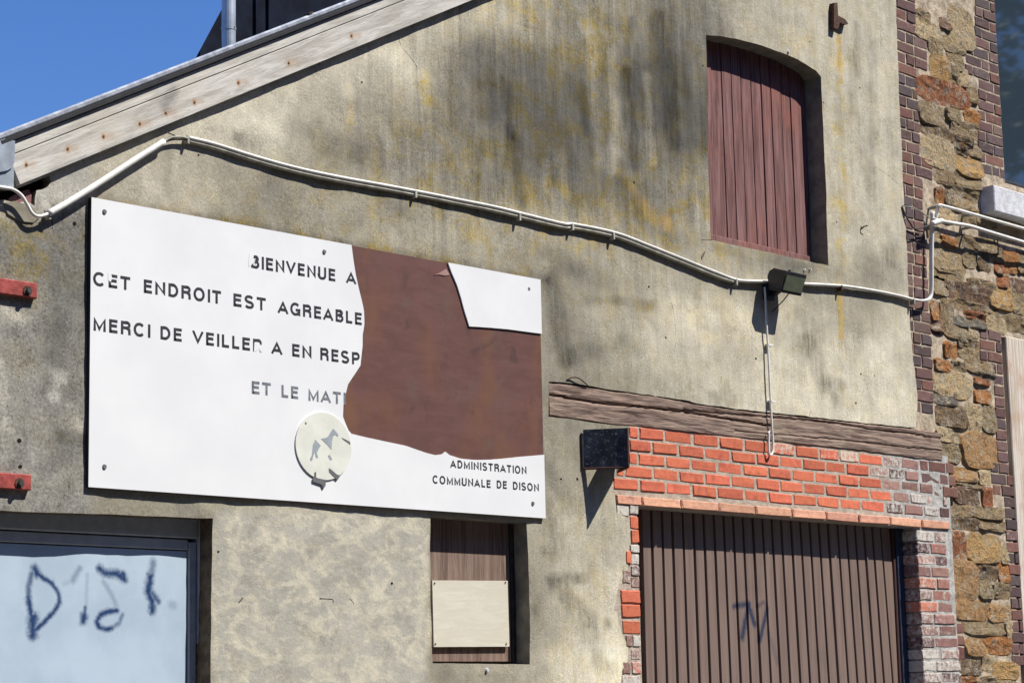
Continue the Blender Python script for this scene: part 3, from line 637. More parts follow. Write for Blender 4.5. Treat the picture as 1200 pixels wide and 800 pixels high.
# ---------------------------------------------------------------- grey-blue door with graffiti
d = -.11; dr = link(bpy.data.objects.new('door', None)); ORG[dr.name] = W(100, 700, d); dr.parent = B; dr.location = ORG[dr.name] - ORG[B.name]
def g2(pts, k=1.): return [(*XZ(pts[i][0] / 4, 600 + pts[i][1] / 4, -.112), *XZ(pts[i + 1][0] / 4, 600 + pts[i + 1][1] / 4, -.112)) for i in range(len(pts) - 1)]
segs = []
def st(pts, w, k):
    for s_ in g2(pts): segs.append((*s_, w * 1.75, min(k * 1.45, 1)))
st([(160, 262), (172, 285)], .016, .9); st([(172, 285), (205, 310), (240, 330)], .010, .75); st([(240, 330), (272, 375), (278, 420)], .009, .65); st([(278, 420), (255, 460), (205, 515), (160, 555)], .010, .8)
st([(150, 285), (133, 345), (132, 400)], .011, .55); st([(132, 400), (140, 450), (150, 500)], .013, .75); st([(150, 500), (152, 575)], .020, 1); st([(158, 490), (150, 540)], .018, 1)
st([(372, 262), (340, 318)], .012, .3); st([(340, 318), (300, 335)], .010, .12); st([(408, 290), (402, 440)], .008, .14); st([(398, 445), (396, 470)], .008, .6); st([(393, 485), (389, 510)], .016, .95)
st([(465, 262), (490, 285)], .015, .85); st([(490, 285), (545, 285), (580, 312)], .015, .75); st([(575, 290), (582, 315)], .014, .8); st([(485, 325), (525, 390), (545, 440)], .010, .22)
st([(548, 460), (510, 462)], .011, .95); st([(510, 462), (470, 480), (452, 510), (462, 538)], .011, .9); st([(462, 538), (495, 548), (525, 542)], .010, .9); st([(525, 542), (560, 515), (572, 480)], .009, .45)
st([(716, 235), (705, 300)], .016, .45); st([(705, 300), (692, 370)], .018, .75); st([(692, 370), (712, 420), (712, 462)], .016, .85); st([(712, 380), (738, 415)], .014, .6); st([(800, 430), (815, 435)], .016, .2)
m = NT('pale_blue_door_panel'); f_ = m.noise(m.P, 3, 6, .6); s2 = m.stroke(segs)
c = m.mix(m.ramp(f_, .35, .65), (.36, .445, .53), (.425, .515, .60)); wsh = m.ramp(m.noise(m.P, 9, 4, .6), .68, .8, 0, .5); c = m.mix(wsh, c, (.50, .55, .61))
c = m.mix(m.ramp(m.noise(m.P, 70, 3), .71, .78, 0, .5), c, (.3, .33, .36)); c = m.mix(s2, c, (.012, .04, .12)); m.bump(m.noise(m.P, 30, 4), .08, .004); M['doorpanel'] = m.out(c, .45, .4)
px1 = W(219, 700, d).x
zt_ = W(100, 640, d).z
MB().bbox(dx0 + .05, px1 + .0, -d, -d + .03, .05, zt_, .003).build('panel', M['doorpanel'], dr)
MB().bbox(px1 + .004, px1 + .045, -d - .01, -d + .03, .02, zt_ + .04, .004).build('inner_frame', M['frameblue'], dr)
MB().bbox(px1 + .049, px1 + .16, -d - .022, -d + .03, .02, zt_ + .2, .005).build('outer_frame', M['frameblue'], dr)
MB().bbox(dx0, px1 + .0, -d - .01, -d + .03, zt_ + .004, zt_ + .05, .004).build('inner_frame', M['frameblue'], dr)
MB().bbox(dx0, px1 + .046, -d - .022, -d + .03, zt_ + .055, zt_ + .22, .005).build('outer_frame', M['frameblue'], dr)
MB().box(dx0 - .1, px1 + .3, .21, .23, 0, 2.7).build('backing', M['darkroom'], dr)

# ---------------------------------------------------------------- garage door of upright slats
d = -.13; gd = link(bpy.data.objects.new('garage_door', None)); ORG[gd.name] = W(900, 800, d); gd.parent = B; gd.location = ORG[gd.name] - ORG[B.name]
tl = [752.5, 764.5, 777, 789, 801.5, 814, 826, 838, 849.5, 861, 872.5, 884, 895.5, 906.5, 917.5, 929, 940, 951, 962, 972.7, 984, 994.5, 1004.8, 1015, 1024.8, 1035, 1045.5]
def yt(x): return 637 + (x - 752) * .068
gs = []
def g7(pts, w, k):
    for i in range(len(pts) - 1): gs.append((*XZ(600 + pts[i][0] / 4, 600 + pts[i][1] / 4, d), *XZ(600 + pts[i + 1][0] / 4, 600 + pts[i + 1][1] / 4, d), w * 1.6, min(k * 1.5, 1)))
g7([(1040, 440), (1112, 428)], .016, .6); g7([(1112, 430), (1095, 500)], .018, .8); g7([(1095, 500), (1080, 585)], .02, .75); g7([(1110, 435), (1138, 525)], .018, .7); g7([(1150, 440), (1180, 420), (1195, 450)], .012, .35); g7([(1195, 450), (1180, 520), (1160, 600)], .016, .65); g7([(1200, 560), (1245, 700)], .02, .2)
m = NT('brown_slat'); f_ = m.noise(m.P, 1, 6, .6, .2, stretch=(30, 30, 1.2)); k_ = m.noise(m.P, 40, 5, .65); s2 = m.stroke(gs)
c = m.mix(m.ramp(f_, .3, .7), (.165, .115, .092), (.225, .16, .13)); c = m.mix(m.ramp(m.oi.outputs['Random'], 0, 1, 0, .22), c, (.15, .105, .09)); c = m.mix(m.ramp(k_, .66, .76, 0, .35), c, (.30, .24, .20)); c = m.mix(m.ramp(m.noise(m.P, 2.2, 6, .65), .5, .75, 0, .5), c, (.13, .095, .082)); c = m.mix(s2, c, (.02, .03, .06))
m.bump(f_, .12, .004); M['slat'] = m.out(c, .5, .35)
zt_ = W(900, 596, d).z
for i in range(len(tl) - 1):
    a, b2 = tl[i], tl[i + 1]; la = .026 + (a - 752) * .00019; lb = .026 + (b2 - 752) * .00019
    if i == len(tl) - 2: b2 += .8
    def xat(x, y, lean): w1 = W(x, y, d); w2 = W(x + lean * 160, y + 160, d); t = (w1.z - w2.z); return w1.x, w2.x, w1.z, w2.z
    A1, A2, zA, zB = xat(a, yt(a), la); B1, B2, zC, zD = xat(b2, yt(b2), lb)
    ea = lambda z: A1 + (A2 - A1) * (zA - z) / (zA - zB); eb = lambda z: B1 + (B2 - B1) * (zC - z) / (zC - zD)
    g_ = .0105; zb_ = .06; y = -d + random.uniform(-.0015, .0015)
    q = [(ea(zb_) + g_, zb_), (eb(zb_) - g_, zb_), (eb(zt_) - g_, zt_), (ea(zt_) + g_, zt_)]; b_ = .0015
    vv = [(x, y + .03, z) for x, z in q] + [(x, y + .0015, z) for x, z in q] + [(q[0][0] + b_, y, zb_), (q[1][0] - b_, y, zb_), (q[2][0] - b_, y, zt_), (q[3][0] + b_, y, zt_)]
    MB().add(vv, [(8, 9, 10, 11)] + [r_ for k in range(4) for r_ in ((k, (k + 1) % 4, (k + 1) % 4 + 4, k + 4), (k + 4, (k + 1) % 4 + 4, (k + 1) % 4 + 8, k + 8))]).build('slat', M['slat'], gd)
xl = W(745, 700, d).x; xrr = W(1052, 700, d).x
MB().box(xl - .2, xrr + .4, -d + .032, -d + .05, 0, zt_ + .2).build('backing', M['darkroom'], gd)
xse = W(1046.8, 700, d).x + .012
MB().bbox(xse + .026, gr_ + .03, -d - .022, -d + .03, 0, zt_ + .05, .004).build('frame', simple('dark_blue_frame', (.035, .05, .085), .5), gd)
MB().bbox(xse, xse + .022, -d - .010, -d + .03, 0, zt_ + .05, .004).build('frame', M['vedge'], gd)

# ---------------------------------------------------------------- drilled holes, pits and cracks in the plaster (flush dark pockets)
hb = MB()
for (x, y, r) in [(88, 262, 2), (22, 516, 2.2), (23, 546.5, 2), (743, 214, 1.5), (760, 336, 1.5), (780, 395.5, 1.5), (657, 561, 1.4), (676, 561, 1.8), (232, 182, 1.3), (824, 77, 1.3), (1008, 103, 1.2), (965, 120, 1), (981, 260, 1.3), (1008.5, 438, 1.5), (1003, 472, 1.5), (1024, 440, 1), (886, 420, 1.6), (256, 646, 1.3), (460, 683, 1.6), (424, 96.5, 1.2), (949, 49, 1)]:
    w_ = W(x, y, 0); rr = r / 230
    pts = [(w_.x + rr * 1.15 * math.cos(t) * random.uniform(.8, 1.1), w_.z + rr * math.sin(t) * random.uniform(.8, 1.1)) for t in np.linspace(0, 2 * math.pi, 9)[:-1]]
    ys = und(w_.x, w_.z); hb.poly(pts, max(min(ys, .008), -.008) - .0012, ys + .01)
hb.build('drill_holes', M['pit'], B, kind='stuff')
cb = MB()
for pts, r in [([(467, 44), (472, 56), (481, 66), (488, 76), (490, 82)], .0016), ([(786, 350), (790, 372), (792, 392), (791, 410)], .001), ([(740, 430), (742, 350)], .0006), ([(52, 247), (60, 255), (62, 266), (60, 268)], .0022),
               ([(1025, 195), (1040, 205), (1052, 215)], .001), ([(1010, 268), (1014, 265), (1018, 264)], .005), ([(1010, 265), (1009, 272), (1012, 275)], .005), ([(823, 298), (822, 304), (826, 295)], .003), ([(822, 281), (835, 281)], .0015),
               ([(374, 701), (389, 702), (390, 706)], .003), ([(280, 706), (284, 700)], .0028), ([(409, 700), (415, 707)], .002), ([(845, 447), (846, 440)], .002), ([(948, 487), (950, 482)], .002)]:
    pp_ = [Vector((q.x + random.uniform(-.002, .002), max(min(und(q.x, q.z), .008), -.008) + r * .1, q.z)) for q in smooth_path([W(p[0], p[1], 0) for p in pts], 6)]
    for a, b2 in zip(pp_[:-1], pp_[1:]): cb.tube([a, b2], r * random.uniform(.6, 1.2), 5, True, .5)
cb.build('cracks', M['pit'], B, kind='stuff')
# pale filler blobs
fb = MB()
for (x, y, r) in [(571, 784.5, 2.2), (943, 316, 1.6), (950, 315.5, 1.4), (924, 61, 2.2), (1137 - 200, 0, 0.1)]:
    w_ = W(x, y, .006); fb.tube([(w_.x, .0, w_.z), (w_.x, -.012, w_.z)], [r / 200, r / 300], 8)
fb.build('filler', M['sill'], B, kind='stuff')

# ---------------------------------------------------------------- roof, bargeboard, verge and gutter
th = slope; ct, sn = math.cos(th), math.sin(th)
def RB(u0, u1, w0, w1, y0, y1, name, mat, parent=B, seg=1, jit=0., bev=.004):     # box laid along the slope, own axes
    me = bpy.data.meshes.new(name); mb = MB()
    mb.bbox(0, u1 - u0, y0, y1, w0, w1, bev)
    me.from_pydata(mb.v, [], mb.f); me.materials.append(mat); me.validate()
    bm = bmesh.new(); bm.from_mesh(me); bmesh.ops.recalc_face_normals(bm, faces=bm.faces); bm.to_mesh(me); bm.free()
    o = link(bpy.data.objects.new(name, me)); p = Vector((SL.x + u0 * ct, 0, SL.z + u0 * sn)); ORG[o.name] = p
    o.parent = parent; o.location = p - ORG[parent.name]; o.rotation_euler = (0, -th, 0); return o
LEN = 8.1
up0 = W(17, 163); bw = (up0.z - SL.z) * ct
bdo = bpy.data.objects.new('bargeboard', None); link(bdo); ORG[bdo.name] = SL.copy(); bdo.parent = B; bdo.location = SL - ORG[B.name]
split = bw * .70
# board front at d = .04; its lower strip and upper strip divided by a long split
RB(0, LEN, .0, split - .001, -.040, -.014, 'plank', M['board'], bdo, bev=.003)
RB(0.0, LEN, split + .0015, bw - .002, -.0385, -.014, 'plank', M['board'], bdo, bev=.003)
for (x, y) in [(31, 193), (79.5, 174.5), (121.5, 160), (164, 145), (194.5, 132.5), (228, 120), (279.5, 97), (338.5, 74), (412, 42)]:
    w_ = W(x, y, .041); MB().tube([(w_.x, -.038, w_.z), (w_.x, -.0425, w_.z)], [.007, .005], 8).build('nail', simple('rusty_nail', (.16, .07, .035), .9), bdo)
RB(-.02, LEN, bw + .0, bw + .018, -.056, .3, 'verge_shade_strip', M['black'], bev=.002)  # black strip painted in for the shade under the metal trim
RB(-.06, LEN, bw + .019, bw + .047, -.062, -.030, 'verge_trim', M['verge'], bev=.008)
RB(1.90, 1.93, bw + .048, bw + .056, -.062, -.03, 'trim_joint', M['rust'], bev=.001)
ra = Vector((SL.x - .03 * ct - bw * sn, 0, SL.z - .03 * sn + bw * ct)); mb = MB(); dq = .075 * 8
for (t0, nm) in ((.045, 0),):
    e0 = ra; e1 = ra + Vector((LEN * ct, 0, LEN * sn)); up = Vector((-sn, 0, ct)) * .04
    q = [e0, e1, e1 + up, e0 + up]; mb.add([(p.x, -.028, p.z) for p in q] + [(p.x, 8, p.z - dq) for p in q], [(0, 1, 2, 3), (7, 6, 5, 4), (0, 4, 5, 1), (1, 5, 6, 2), (2, 6, 7, 3), (3, 7, 4, 0)])
mb.build('roof', M['roof'], B)
# gutter end at the eave
gt = link(bpy.data.objects.new('gutter', None)); ORG[gt.name] = W(5, 190, .03); gt.parent = B; gt.location = ORG[gt.name] - ORG[B.name]
gz1, gz0 = W(5, 163, .05).z, W(5, 204, .05).z; gxr = W(16.5, 190, .05).x
pp = [(gxr, gz1), (gxr - .22, gz1)] + [(gxr - .11 - .11 * math.cos(t), gz0 + .06 - .06 * math.sin(t) * 1.0) for t in np.linspace(0, math.pi, 9)]
MB().poly(pp, -.055, -.05).build('end_cap', M['zinc'], gt)
mb = MB(); arc = [(gxr - .11 + .11 * math.cos(t), gz0 + .06 - .06 * math.sin(t)) for t in np.linspace(0, math.pi, 12)]; arc = [(gxr, gz1)] + arc + [(gxr - .22, gz1)]
for a, b2 in zip(arc[:-1], arc[1:]): mb.add([(a[0], -.05, a[1]), (b2[0], -.05, b2[1]), (b2[0], 8, b2[1]), (a[0], 8, a[1])], [(0, 1, 2, 3)])
mb.build('trough', M['zinc'], gt)
w0 = W(14, 207, .04); MB().box(w0.x - .09, w0.x + .006, -.045, .02, w0.z - .05, w0.z + .04).build('bracket', M['zinc'], gt)

# ---------------------------------------------------------------- conduits and cables on the walls
def px(pts, d, ext=0): return smooth_path([W(p[0], p[1], p[2] if len(p) > 2 else d) for p in pts], 5) + ([W(pts[-1][0], pts[-1][1], d) + Vector((ext, 0, 0))] if ext else [])
cd = thing('wall_conduit', 'long white conduit sagging across the plaster from the gutter to the garage corner', 'conduit', W(540, 240, .03))
main = [(219, 161.5), (250, 169), (300, 184.5), (350, 198), (400, 208.5), (450, 217.5), (500, 227), (540, 235), (580, 243), (620, 253), (660, 262.5), (672, 263), (720, 273), (760, 288), (800, 304), (840, 320), (862, 328), (880, 329.5), (900, 330), (940, 332.5), (985, 335), (1020, 340), (1050, 346), (1072, 351.5), (1084, 352), (1090, 348), (1091.5, 335), (1091.5, 300), (1092, 275), (1092.5, 248)]
MB().tube(px(main, .017), .0095, 10, True, 1.7).build('tube', M['pvc'], cd, smooth=True)
MB().tube(px([(x, y + 4.4, .013) for x, y in main[:16]] + [(858, 330, .015)], .015), .0085, 8, True, 1.75).build('lower_tube', M['pvcgrey'], cd, smooth=True)
MB().tube(px([(57, 250), (80, 237), (120, 212), (160, 186), (192, 166)], .036), .014, 10).build('tube', M['pvc'], cd, smooth=True)
MB().tube(px([(192, 166), (200, 161.5), (210, 160.5), (220, 162)], .034), .0055, 8).build('cable', M['pvcgrey'], cd, smooth=True)
MB().tube(px([(190, 168), (200, 164), (212, 163.5), (222, 164)], .024), .005, 8).build('cable', M['pvcgrey'], cd, smooth=True)
MB().tube(px([(-12, 217, .05), (2, 219.5, .05), (15, 222, .05), (25, 229, .045), (32, 240, .042), (38, 250, .04), (46, 253.5, .038), (58, 250, .036)], .04), .0075, 8).build('cable', M['pvc'], cd, smooth=True)
MB().tube(px([(194, 155, .05), (199, 156.5, .045), (205, 159, .035)], .03), .003, 6).build('wire_end', M['cable'], cd)
for (x, y) in [(57, 250), (219, 162), (486, 226), (608, 253), (670, 264.5), (718, 275), (862, 329), (985, 336), (1070, 352)]:
    w_ = W(x, y, .024); MB().box(w_.x - .006, w_.x + .006, -.036, -.001, w_.z - .026, w_.z + .010, .001).build('clip', M['rust'] if x in (985,) else M['pvcgrey'], cd)
cd2 = thing('lamp_cable', 'thin white cable hanging straight down from the floodlight to the lintel', 'cable', W(900, 430, .02))
MB().tube(px([(896, 336), (897, 350), (898, 375), (900, 410), (902, 450), (903.5, 480), (905, 505), (906, 520), (905.5, 529), (903, 533), (901, 528), (901, 505)], .022), .0065, 8).build('tube', M['pvc'], cd2, smooth=True)
for (x, y) in [(901, 404), (904, 470)]:
    w_ = W(x, y, .02); MB().box(w_.x - .012, w_.x + .03, -.03, -.001, w_.z - .006, w_.z + .006).build('clip', M['pvc'], cd2)
cu = thing('upper_wall_pipe', 'upper of two white pipes crossing the stone wall under the white sill', 'pipe', W(1150, 255, .05))
MB().tube(px([(1097, 262, .02), (1098, 250, .03), (1100, 241, .05), (1106, 241.5), (1130, 248), (1165, 258), (1200, 268), (1240, 279)], .055, 2.2), .011, 10).build('tube', M['pvc'], cu, smooth=True)
cl = thing('lower_wall_pipe', 'lower of two white pipes crossing the stone wall, reaching the vertical conduit', 'pipe', W(1150, 270, .06))
MB().tube(px([(1094, 257, .03), (1100, 258.5), (1120, 262), (1137, 265), (1160, 272), (1200, 284), (1240, 296)], .065, 2.2), .0125, 10).build('tube', M['pvc'], cl, smooth=True)
MB().tube(px([(1092, 262), (1099, 260), (1104, 259)], .06), .018, 10).build('coupling', M['pvc'], cl, smooth=True)
for q in [(1101, 242, cu), (1140, 251, cu), (1180, 262, cu), (1140, 266, cl), (1182, 279, cl)]:
    w_ = W(q[0], q[1], .05); MB().box(w_.x - .008, w_.x + .008, -.062, .03, w_.z - .008, w_.z + .008).build('clip', M['pvcgrey'], q[2])
lw = thing('loose_wire_loop', 'dark wire looping from the plaster edge over the brick quoin to the pipes', 'wire', W(1075, 255, .02))
MB().tube(px([(1057, 241, .0), (1062, 242, .02), (1072, 244, .05), (1082, 250, .05), (1090, 256, .04)], .05), .0045, 6).build('wire', M['pvcgrey'], lw, smooth=True)
MB().tube(px([(1057, 242, .004), (1061, 252, .012), (1067, 262, .02), (1072, 268, .02), (1083, 266, .02), (1092, 262, .03)], .02), .0055, 6).build('wire', M['cable'], lw, smooth=True)
bw_ = MB().tube(px([(664, 445, .004), (671, 442, .014), (678, 443, .02), (685, 448, .014), (689, 452, .006)], .02), .0035, 6).build('bent_wire', M['rust'], smooth=True)
tag(bw_, 'short bent rusty wire sticking up over the left end of the wooden lintel', 'wire')

# ---------------------------------------------------------------- floodlight
fl = thing('floodlight', 'black floodlight with greenish glass tilted down beside the shutter', 'floodlight', W(905, 335, .08))
def Wv(x, y, d): return W(x, y, d)
# box: near end face (dark, left) and far end; glass faces down and outwards
c0 = Wv(904, 329, .13); axis = Vector((1, 0, 0)); L = .0
A_ = [Wv(903, 321, .10), Wv(908, 314.5, .16), Wv(919, 319, .235), Wv(910, 338, .20), Wv(900, 335, .12)]
q0 = [(.075, .055), (.115, .085), (.20, .045), (.165, -.055), (.08, -.03)]    # (out, up) profile
cxx = Wv(903, 330, .10)
prof = [(.05, .040), (.065, .070), (.095, .080), (.185, .050), (.138, -.066), (.06, -.042)]
xw = .20
mb = MB(); x0_ = W(901, 330, .13).x + .095; z0_ = W(910, 329, .14).z + .004
n = len(prof); vv = [(x0_, -o_, z0_ + u) for o_, u in prof] + [(x0_ + xw, -o_, z0_ + u) for o_, u in prof]
ff = [list(range(n))[::-1], list(range(n, 2 * n))] + [[i, (i + 1) % n, (i + 1) % n + n, i + n] for i in range(n) if i not in (2, 3)]
mb.add(vv, ff).build('housing', M['lampbody'], fl)
def slab(p, q, t, ins, name, mat, xo=0):
    a = Vector((0, -p[0], p[1])); b = Vector((0, -q[0], q[1])); e = (b - a).normalized(); nn = Vector((0, e.z, -e.y))
    cen = Vector((0, -.10, .01))
    if (a + b).dot(nn) / 2 < cen.dot(nn): nn = -nn
    a2 = a + e * ins; b2 = b - e * ins; mb = MB(); o3 = Vector((x0_, 0, z0_))
    vs = []
    for xx in (ins, xw - ins):
        for pt in (a2, b2, b2 + nn * t, a2 + nn * t): vs.append(o3 + Vector((xx, 0, 0)) + pt)
    mb.add(vs, [(0, 1, 2, 3), (7, 6, 5, 4), (0, 4, 5, 1), (1, 5, 6, 2), (2, 6, 7, 3), (3, 7, 4, 0)]).build(name, mat, fl)
slab(prof[2], prof[3], .004, 0, 'top_plate', M['lamptop']); slab(prof[3], prof[4], .003, .0, 'bezel', M['lampbody']); slab((.1835, .041), (.142, -.060), .007, .010, 'glass', M['lampglass'])
w_ = Vector((x0_ + .05, 0, z0_)); MB().tube([(x0_ + .085, .005, z0_ - .05), (x0_ + .085, -.05, z0_ - .05), (x0_ + .085, -.09, z0_ - .03)], .014, 8).build('bracket', M['lampbody'], fl)
MB().box(x0_ + .02, x0_ + .09, -.03, .004, z0_ - .09, z0_ + .01).build('wall_plate', M['lampbody'], fl)
w_ = Vector((x0_ + .10, -.14, z0_ + .064)); MB().tube([w_, w_ + Vector((0, -.0, .014))], .010, 8).build('screw', M['cable'], fl)
MB().tube(smooth_path([Vector((x0_ + .12, -.13, z0_ - .04)), Vector((x0_ + .10, -.08, z0_ - .10)), Vector((x0_ + .06, -.03, z0_ - .16))], 5), .0035, 6).build('cable', M['cable'], fl)

# ---------------------------------------------------------------- V-shaped black sign (two sheets)
vs_ = thing('v_shaped_sign', 'scuffed black V-shaped metal sign jutting from the wall beside the orange bricks', 'sign', W(700, 530, 0))
A = W(682, 530); T = W(735, 530, .20); Bx = A.x + .268
zt_, zb_ = W(683, 505, 0).z, W(683, 550, 0).z
ztT, zbT = W(736, 500, .2).z, W(736, 545, .2).z
zT, zBm = (zt_ + ztT) / 2, (zb_ + zbT) / 2
tx_ = (A.x + Bx) / 2
def plate(p, q, name, mat, t=.006):
    dv = Vector((q[0] - p[0], q[1] - p[1])).normalized(); nn = Vector((-dv.y, dv.x)) * t
    mb = MB(); v = []
    for z in (zBm, zT):
        v += [(p[0], p[1], z), (q[0], q[1], z), (q[0] + nn.x, q[1] + nn.y, z), (p[0] + nn.x, p[1] + nn.y, z)]
    mb.add(v, [(0, 1, 2, 3), (7, 6, 5, 4), (0, 4, 5, 1), (1, 5, 6, 2), (2, 6, 7, 3), (3, 7, 4, 0)]); return mb.build(name, mat, vs_)
plate((A.x, -.012), (tx_, -.20), 'front_sheet', M['vsign']); plate((Bx, -.012), (tx_ + .002, -.203), 'rear_sheet', M['vsign'])
MB().tube([(A.x - .006, -.008, zT - .02), (A.x - .006, -.008, zBm)], .008, 8).build('edge_rod', M['lampbody'], vs_)  # black rod along the wall edge of the front sheet
MB().tube([(tx_, -.202, zT), (tx_, -.202, zBm)], .006, 8).build('fold', M['vedge'], vs_)
MB().tube([(A.x, -.014, zBm - .004), (tx_, -.202, zBm - .004), (Bx, -.014, zBm - .004)], .006, 6).build('lower_rim', M['vedge'], vs_)

# ---------------------------------------------------------------- iron wall anchors (left edge of the frame)
def anchor(p, bolt, lab):
    t = thing('iron_wall_anchor', lab, 'wall anchor', W(20, p[0][1], .02), 'red iron anchors on the left of the wall')
    (xa_, za), (xb_, zb1) = XZ(-40, p[0][1] - 5), XZ(p[1][0], p[1][1]); z1 = W(p[1][0], p[1][2]).z; z2 = W(p[1][0], p[1][1]).z
    MB().bbox(xa_, xb_, -.03, -.001, z2, z1, .004).build('bar', M['redpaint'], t)
    w_ = W(bolt[0], bolt[1], .03); MB().tube([(w_.x, -.03, w_.z), (w_.x, -.034, w_.z)], .022, 12).build('washer', M['rust'], t); MB().tube([(w_.x, -.034, w_.z), (w_.x, -.05, w_.z)], .012, 6).build('bolt', M['cable'], t)
anchor([(0, 338), (39, 351, 333)], (32, 341), 'upper red iron anchor bar with a bolt, left of the white sign')
anchor([(0, 565), (32, 575, 556.5)], (22.5, 566), 'lower red iron anchor bar with a bolt, just above the door')
bk = MB().poly([XZ(972, 5), XZ(976, 5), XZ(977, 20), XZ(985, 24), XZ(989, 30), XZ(985, 31), XZ(979, 28), XZ(977, 36), XZ(972, 34)], -.035, .0).build('rusty_bracket', M['rust'])
tag(bk, 'small broken rusty iron bracket high on the plaster right of the shutter', 'bracket')

# ---------------------------------------------------------------- the white sign
sg = thing('town_sign', 'large torn white welcome sign with black French lettering and exposed brown panel', 'sign', W(370, 420, .02))
sd = .022
c4 = [W(107, 230.2, sd), W(633.5, 328.5, sd), W(639, 606.5, sd), W(104, 570.8, sd)]
sx0 = (c4[0].x + c4[3].x) / 2; sx1 = (c4[1].x + c4[2].x) / 2; sz1 = (c4[0].z + c4[1].z) / 2; sz0 = (c4[2].z + c4[3].z) / 2
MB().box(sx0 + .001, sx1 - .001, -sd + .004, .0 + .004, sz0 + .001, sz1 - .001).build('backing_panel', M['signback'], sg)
MB().box(sx0 - .001, sx0 + .0005, -sd + .001, .004, sz0 - .001, sz1).build('shaded_edge_strip', M['black'], sg)  # near-black colour stands in for shade on the sign's left side
def SX(x, y, dd=sd): return XZ(x, y, dd)
tear = [(412, 288), (414, 303), (417, 322), (420.5, 338), (424, 352), (426.5, 364), (427, 380), (425, 392), (425, 405), (422.5, 428), (416, 438), (408, 450), (405, 462), (402.5, 475), (402, 488), (405, 496), (408.5, 504), (412, 508), (440, 514.5), (475, 522), (500, 530.5), (510, 533), (518, 532), (522, 529), (527, 533), (540, 537), (556, 538.5), (575, 538.3), (600, 536), (620, 534)]
pl = [(sx0, sz0), (sx0, sz1), (SX(412, 288)[0], sz1)] + rough([SX(*p) for p in tear[1:]], .02, .0012, 4, False) + [(sx1, SX(637.5, 532.5)[1]), (sx1, sz0)]
MB().poly(pl, -sd, -sd + .0035).build('white_sheet', M['white'], sg, label='large torn white sheet carrying the lettering')
r2 = [(524.5, 307), (529, 320), (535, 334), (540, 350), (544, 365), (549.5, 382.5), (575, 384), (600, 386.5), (635, 391)]
pl = [(SX(524.5, 307)[0], sz1)] + rough([SX(*p) for p in r2[1:-1]], .02, .001, 6, False) + [(sx1, SX(634, 391)[1]), (sx1, sz1)]
MB().poly(pl, -sd - .004, -sd + .003).build('white_sheet', M['white'], sg, label='small loose white remnant at the top right')
MB().poly([SX(509, 322), SX(516, 319.5), SX(523, 315), SX(527, 322), SX(522, 323), SX(515, 321.5)], -sd + .0005, -sd + .0036).build('torn_flap', simple('torn_film', (.36, .22, .19), .5), sg)
for (x, y) in [(123, 248), (380.5, 295), (620, 338.5), (123, 546.5), (625, 589.5)]:
    w_ = W(x, y, sd + .004); MB().tube([(w_.x, -sd + .001, w_.z), (w_.x, -sd - .005, w_.z)], [.012, .009], 12).build('screw', M['darkgrey'], sg)
def arc(cx_, cz_, rx_, rz_, a0, a1, n=9):
    return [(cx_ + rx_ * math.cos(math.radians(a0 + (a1 - a0) * i / n)), cz_ + rz_ * math.sin(math.radians(a0 + (a1 - a0) * i / n))) for i in range(n + 1)]
h_ = .112     # half a stroke; cap height 1
GL = {'A': (.74, [[(0.02, 0), (.37, 1 - h_), (.72, 0)], [(.14, .30), (.60, .30)]]),
 'B': (.64, [[(h_, 0), (h_, 1)], [(h_, 1 - h_), (.36, 1 - h_)] + arc(.36, .745, .18, .18, 90, -90, 8) + [(h_, .565 - .03)], [(h_, .535), (.36, .535)] + arc(.36, .305, .22, .23, 90, -90, 8) + [(h_, h_)]]),
 'C': (.74, [arc(.39, .5, .31, .425, 42, 318, 16)]), 'D': (.70, [[(h_, 0), (h_, 1)], [(h_, 1 - h_), (.28, 1 - h_)] + arc(.28, .5, .345, .425, 90, -90, 12) + [(h_, h_)]]),
 'E': (.58, [[(h_, 0), (h_, 1)], [(h_, 1 - h_), (.58, 1 - h_)], [(h_, .53), (.54, .53)], [(h_, h_), (.58, h_)]]),
 'G': (.76, [arc(.39, .5, .31, .425, 42, 330, 16) + [(.69, .44), (.42, .44)], [(.69, .46), (.69, 0)]]), 'I': (.15, [[(h_, 0), (h_, 1)]]),
 'L': (.54, [[(h_, 0), (h_, 1)], [(h_, h_), (.54, h_)]]), 'M': (.82, [[(h_, 0), (h_, 1 - .02), (.41, .08), (.745, 1 - .02), (.745, 0)]]),
 'N': (.70, [[(h_, 0), (h_, 1 - .02), (.625, .02), (.625, 1)]]), 'O': (.78, [arc(.39, .5, .31, .425, 0, 360, 24)]),
 'P': (.64, [[(h_, 0), (h_, 1)], [(h_, 1 - h_), (.36, 1 - h_)] + arc(.36, .69, .215, .235, 90, -90, 8) + [(h_, .455)]]),
 'R': (.68, [[(h_, 0), (h_, 1)], [(h_, 1 - h_), (.38, 1 - h_)] + arc(.38, .715, .21, .21, 90, -90, 8) + [(h_, .505)], [(.42, .50), (.585, .38), (.60, 0)]]),
 'S': (.66, [arc(.33, .715, .235, .21, 25, 255, 10)[:-1] + [(.27, .51), (.42, .475)] + arc(.33, .285, .25, .21, 65, -155, 10)]),
 'T': (.62, [[(.31, 0), (.31, 1)], [(0, 1 - h_), (.62, 1 - h_)]]), 'U': (.68, [[(h_, 1), (h_, .33)] + arc(.34, .33, .265, .255, 180, 360, 10) + [(.605, 1)]]),
 'V': (.70, [[(.02, 1), (.35, h_), (.68, 1)]])}
